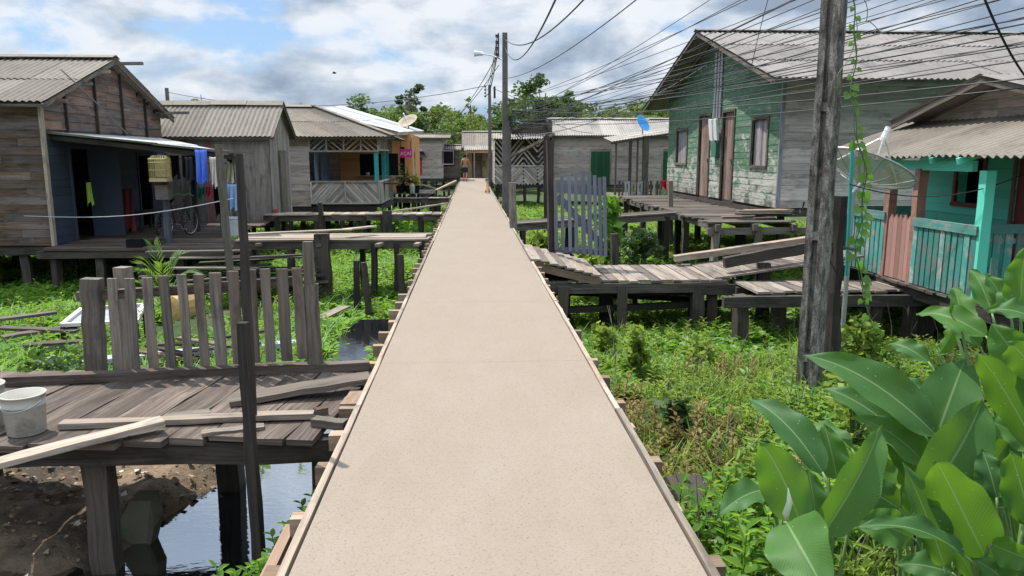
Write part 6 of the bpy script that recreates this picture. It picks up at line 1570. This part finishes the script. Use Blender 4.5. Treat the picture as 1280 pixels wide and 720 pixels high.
# far wood as one mass, behind and beside the edge trees
parts = []; rs = np.random.RandomState(77)
for i in range(150):
    Y = 92 + rs.rand() * 40; px = 250 + rs.rand() * 760; H = (45 if 430 < px < 860 else 16) / 940 * Y + 1.6
    for j in range(5): parts.append(leafblob((xs_(px, Y) + rs.normal() * 2.2, Y + rs.normal() * 2, H * (.15 + .7 * rs.rand()) - 1), 2.0 + rs.rand(), 90, .75, .7, rs))
v, f, tt = join(parts); wd = npmesh('woods', v, f, tt, M['lftree3']); tag(wd, kind='stuff')
Yt = 80
tree('tall_tree', xs_(678, 62), 62, 1.6 + 102 / 940 * 62 + 1.3, 2.7, 15, 110, .34, 'lftree3', 'tallest dark tree with layered limbs rising above the pale roofed house', 'z' and 21, .5, spread=1.15)
tree('tall_tree', xs_(716, 60), 60, 1.6 + 88 / 940 * 60 + 1.3, 1.6, 11, 80, .3, 'lftree', 'slim tree with a small round crown right of the tallest dark tree', 22, .6)
tree('tall_tree', xs_(514, 70), 70, 1.6 + 99 / 940 * 70 + 1.3, 1.7, 8, 70, .32, 'lftree3', 'slender tree with a tufted top above the tan dish', 23, .72)
tree('thin_tree', xs_(590, 68), 68, 1.6 + 84 / 940 * 68 + 1.3, 1.2, 10, 22, .3, 'lftree2', 'sparse thin tree left of the far utility pole', 24, .6)
tree('thin_tree', xs_(445, 75), 75, 1.6 + 74 / 940 * 75 + 1.3, 1.1, 8, 40, .32, 'lftree3', 'small dark treetop above the left end of the forest', 25, .75)
tree('round_tree', xs_(413, 78), 78, 1.6 + 66 / 940 * 78 + 1.3, 1.4, 8, 60, .34, 'lftree2', 'small round treetop at the far left end of the forest', 26, .7)
tree('round_tree', xs_(250, 80), 80, 1.6 + 74 / 940 * 80 + 1.3, 1.4, 12, 90, .34, 'lftree2', 'lone round green treetop above the red-boarded house roof', 27, .7)
tree('tall_tree', 27.5, 34, 9.2, 1.7, 12, 70, .26, 'lftree3', 'dark tree behind the green house roof at the upper right corner', 28, .6)
tree('round_tree', xs_(820, 58), 58, 1.6 + 68 / 940 * 58 + 1.3, 2.6, 22, 70, .34, 'lftree2', 'light green tree beside the green house gable', 29, .4)

# ---------------------------------------------------------------- person, dog, bird
def skin_figure(name, joints, edges, mat, parent, root_i=0, sub=2):
    me = bpy.data.meshes.new(name); me.from_pydata([j[:3] for j in joints], edges, []); o = bpy.data.objects.new(name, me); col.objects.link(o); o.parent = parent
    md = o.modifiers.new('skin', 'SKIN'); md.use_smooth_shade = True
    for i, j in enumerate(joints):
        sv = me.skin_vertices[0].data[i]; r = j[3]; sv.radius = r if isinstance(r, tuple) else (r, r); sv.use_root = i == root_i
    o.modifiers.new('sub', 'SUBSURF').levels = sub; o.modifiers['sub'].render_levels = sub
    me.materials.append(mat); return o
pp_ = V((xs_(581.5, 48), 48, 0)); per = thing('person', pp_, 'bare-backed person in dark shorts walking away along the walkway', 'person')
skm = plain('brown_skin', (.36, .17, .09), .55, var=.1); H = 1.66
J = [(0, 0, .9, (.13, .1)), (0, 0, 1.05, (.125, .095)), (0, .0, 1.22, (.15, .105)), (0, .01, 1.37, (.16, .1)), (0, .02, 1.45, (.06, .06)), (0, .03, 1.5, .05), (0, .04, 1.56, .082), (0, .045, 1.63, .07),
     (-.17, .01, 1.37, .058), (-.25, -.01, 1.12, .043), (-.25, .06, .88, .034), (-.25, .09, .8, .03), (.17, .01, 1.37, .058), (.26, .02, 1.12, .043), (.24, .14, .9, .034), (.24, .18, .82, .03),
     (-.09, 0, .84, .085), (-.095, .09, .47, .058), (-.09, .04, .1, .04), (-.09, .1, .04, .04), (-.09, .2, .03, .028), (.09, 0, .84, .085), (.085, -.02, .47, .058), (.05, -.3, .2, .042), (.05, -.33, .1, .04), (.05, -.25, .03, .03)]
Ed = [(0, 1), (1, 2), (2, 3), (3, 4), (4, 5), (5, 6), (6, 7), (3, 8), (8, 9), (9, 10), (10, 11), (3, 12), (12, 13), (13, 14), (14, 15), (0, 16), (16, 17), (17, 18), (18, 19), (19, 20), (0, 21), (21, 22), (22, 23), (23, 24), (24, 25)]
skin_figure('body', J, Ed, skm, per)
Js = [(0, 0, .97, (.145, .115)), (0, 0, .88, (.15, .12)), (-.095, .01, .78, .105), (-.1, .07, .56, .09), (.095, 0, .78, .105), (.09, -.01, .56, .09)]
skin_figure('shorts', Js, [(0, 1), (1, 2), (2, 3), (1, 4), (4, 5)], fab('dark_shorts', (.03, .03, .045)), per, 1)
b = MB(); b.lathe(pp_ + V((0, .03, 1.6)), [(.088, -.06), (.097, 0), (.08, .06), (.04, .092), (.001, .1)], 14); b.build('hair', fab('dark_hair', (.015, .012, .01)), per, True)
dp = V((xs_(609.5, 33), 33, 0)); dog = thing('dog', dp, 'small tan dog sitting on the right edge of the walkway', 'dog')
Jd = [(0, -.02, .12, .085), (0, .05, .2, .08), (0, .12, .3, .07), (0, .16, .38, .05), (0, .18, .46, .058), (0, .26, .44, .03), (-.05, .16, .2, .03), (-.055, .18, .03, .024), (.05, .16, .2, .03), (.055, .18, .03, .024),
      (-.08, .04, .09, .05), (-.09, .1, .03, .03), (.08, .04, .09, .05), (.09, .1, .03, .03), (0, -.12, .06, .025), (.06, -.24, .03, .015), (-.035, .17, .52, .016), (-.045, .165, .56, .006), (.035, .17, .52, .016), (.045, .165, .56, .006)]
skin_figure('body', Jd, [(0, 1), (1, 2), (2, 3), (3, 4), (4, 5), (2, 6), (6, 7), (2, 8), (8, 9), (0, 10), (10, 11), (0, 12), (12, 13), (0, 14), (14, 15), (4, 16), (16, 17), (4, 18), (18, 19)], plain('tan_fur', (.42, .25, .12), .8, dirt=(.12, .06, .03)), dog)
bp = P(418, 91.5, Y=60); bird = thing('bird', bp, 'tiny dark bird flying in the open sky on the left', 'bird')
skin_figure('body', [(0, 0, 0, .07), (.16, 0, .02, .04), (-.15, 0, 0, .03), (-.02, .2, .08, .04), (-.06, .38, .02, .015), (-.02, -.2, .08, .04), (-.06, -.38, .02, .015)], [(0, 1), (0, 2), (0, 3), (3, 4), (0, 5), (5, 6)], M['black'], bird)

# ---------------------------------------------------------------- sky and sun
AZ, EL = -44.0, 60.0                                   # bearing from +Y (left is minus) and height
w = bpy.data.worlds.new('World'); sc.world = w; w.use_nodes = True; nt = w.node_tree
bg = nt.nodes['Background']; sky = nt.nodes.new('ShaderNodeTexSky'); sky.sky_type = 'NISHITA'; sky.sun_disc = False
sky.sun_elevation = R(EL); sky.sun_rotation = R(AZ); sky.air_density = 1.0; sky.dust_density = .6; sky.ozone_density = 1.2
class WT(NT):
    def __init__(s, t): s.t = t
k = WT(nt); tcn = k.tc('Generated'); sx = k.n('ShaderNodeSeparateXYZ'); k.l(tcn, sx.inputs[0])
inv = k.math('DIVIDE', 1.0, k.math('ADD', k.math('MAXIMUM', sx.outputs[2], 0.0), .17))
vec = k.map(tcn, (1, 1, 2.3), (2.35, 4.6, 0))
n1 = k.noise(vec, 5.0, 11, .58, .2); n2 = k.noise(k.map(vec, (1, 1, 1), (.02, -.02, -.05)), 5.0, 9, .56, .2); n3 = k.noise(vec, 2.2, 5, .55)
cov = k.ramp(n1, [(.33, 0.), (.42, .85), (.5, 1.)])
# flanks turned to the sun are white, thick undersides grey-blue
lit = k.math('ADD', k.math('MULTIPLY', k.math('SUBTRACT', n1, n2), 3.2), k.math('MULTIPLY', k.math('SUBTRACT', .58, n1), 2.6))
cc = k.ramp(k.math('ADD', k.math('MULTIPLY', lit, .8), k.math('MULTIPLY', k.math('SUBTRACT', .5, n3), 1.2)), [(-.1, (2.2, 2.75, 3.6)), (.2, (3.4, 4.05, 4.9)), (.5, (6.0, 6.3, 6.7))])
hi = k.n('ShaderNodeMapRange'); k.l(sx.outputs[2], hi.inputs[0]); hi.inputs[1].default_value = .2; hi.inputs[2].default_value = .6; hi.inputs[3].default_value = 1.0; hi.inputs[4].default_value = 2.9  # clouds above the view are brightened to add fill light
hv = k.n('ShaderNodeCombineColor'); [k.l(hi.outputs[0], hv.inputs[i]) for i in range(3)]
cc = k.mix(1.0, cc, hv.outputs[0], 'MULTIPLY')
hz = k.ramp(sx.outputs[2], [(0., .8), (.14, .4), (.3, 0.)])
skc = k.mix(1.0, sky.outputs[0], (.8, .88, .98), 'MULTIPLY')
base = k.mix(hz, skc, (2.2, 3.5, 5.6))
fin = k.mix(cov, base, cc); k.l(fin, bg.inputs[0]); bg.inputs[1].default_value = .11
sd = bpy.data.lights.new('sun', 'SUN'); sd.energy = 4.9; sd.angle = R(.53); sd.color = (1, .955, .885)
so = bpy.data.objects.new('sun', sd); col.objects.link(so)
dirv = V((math.sin(R(AZ)) * math.cos(R(EL)), math.cos(R(AZ)) * math.cos(R(EL)), math.sin(R(EL))))
so.rotation_euler = dirv.to_track_quat('Z', 'Y').to_euler()
sc.view_settings.view_transform = 'Standard'; sc.view_settings.look = 'None'; sc.view_settings.gamma = 1; sc.view_settings.exposure = .4
sc.render.engine = 'CYCLES'; sc.cycles.max_bounces = 6; sc.cycles.transparent_max_bounces = 6; sc.cycles.use_denoising = True
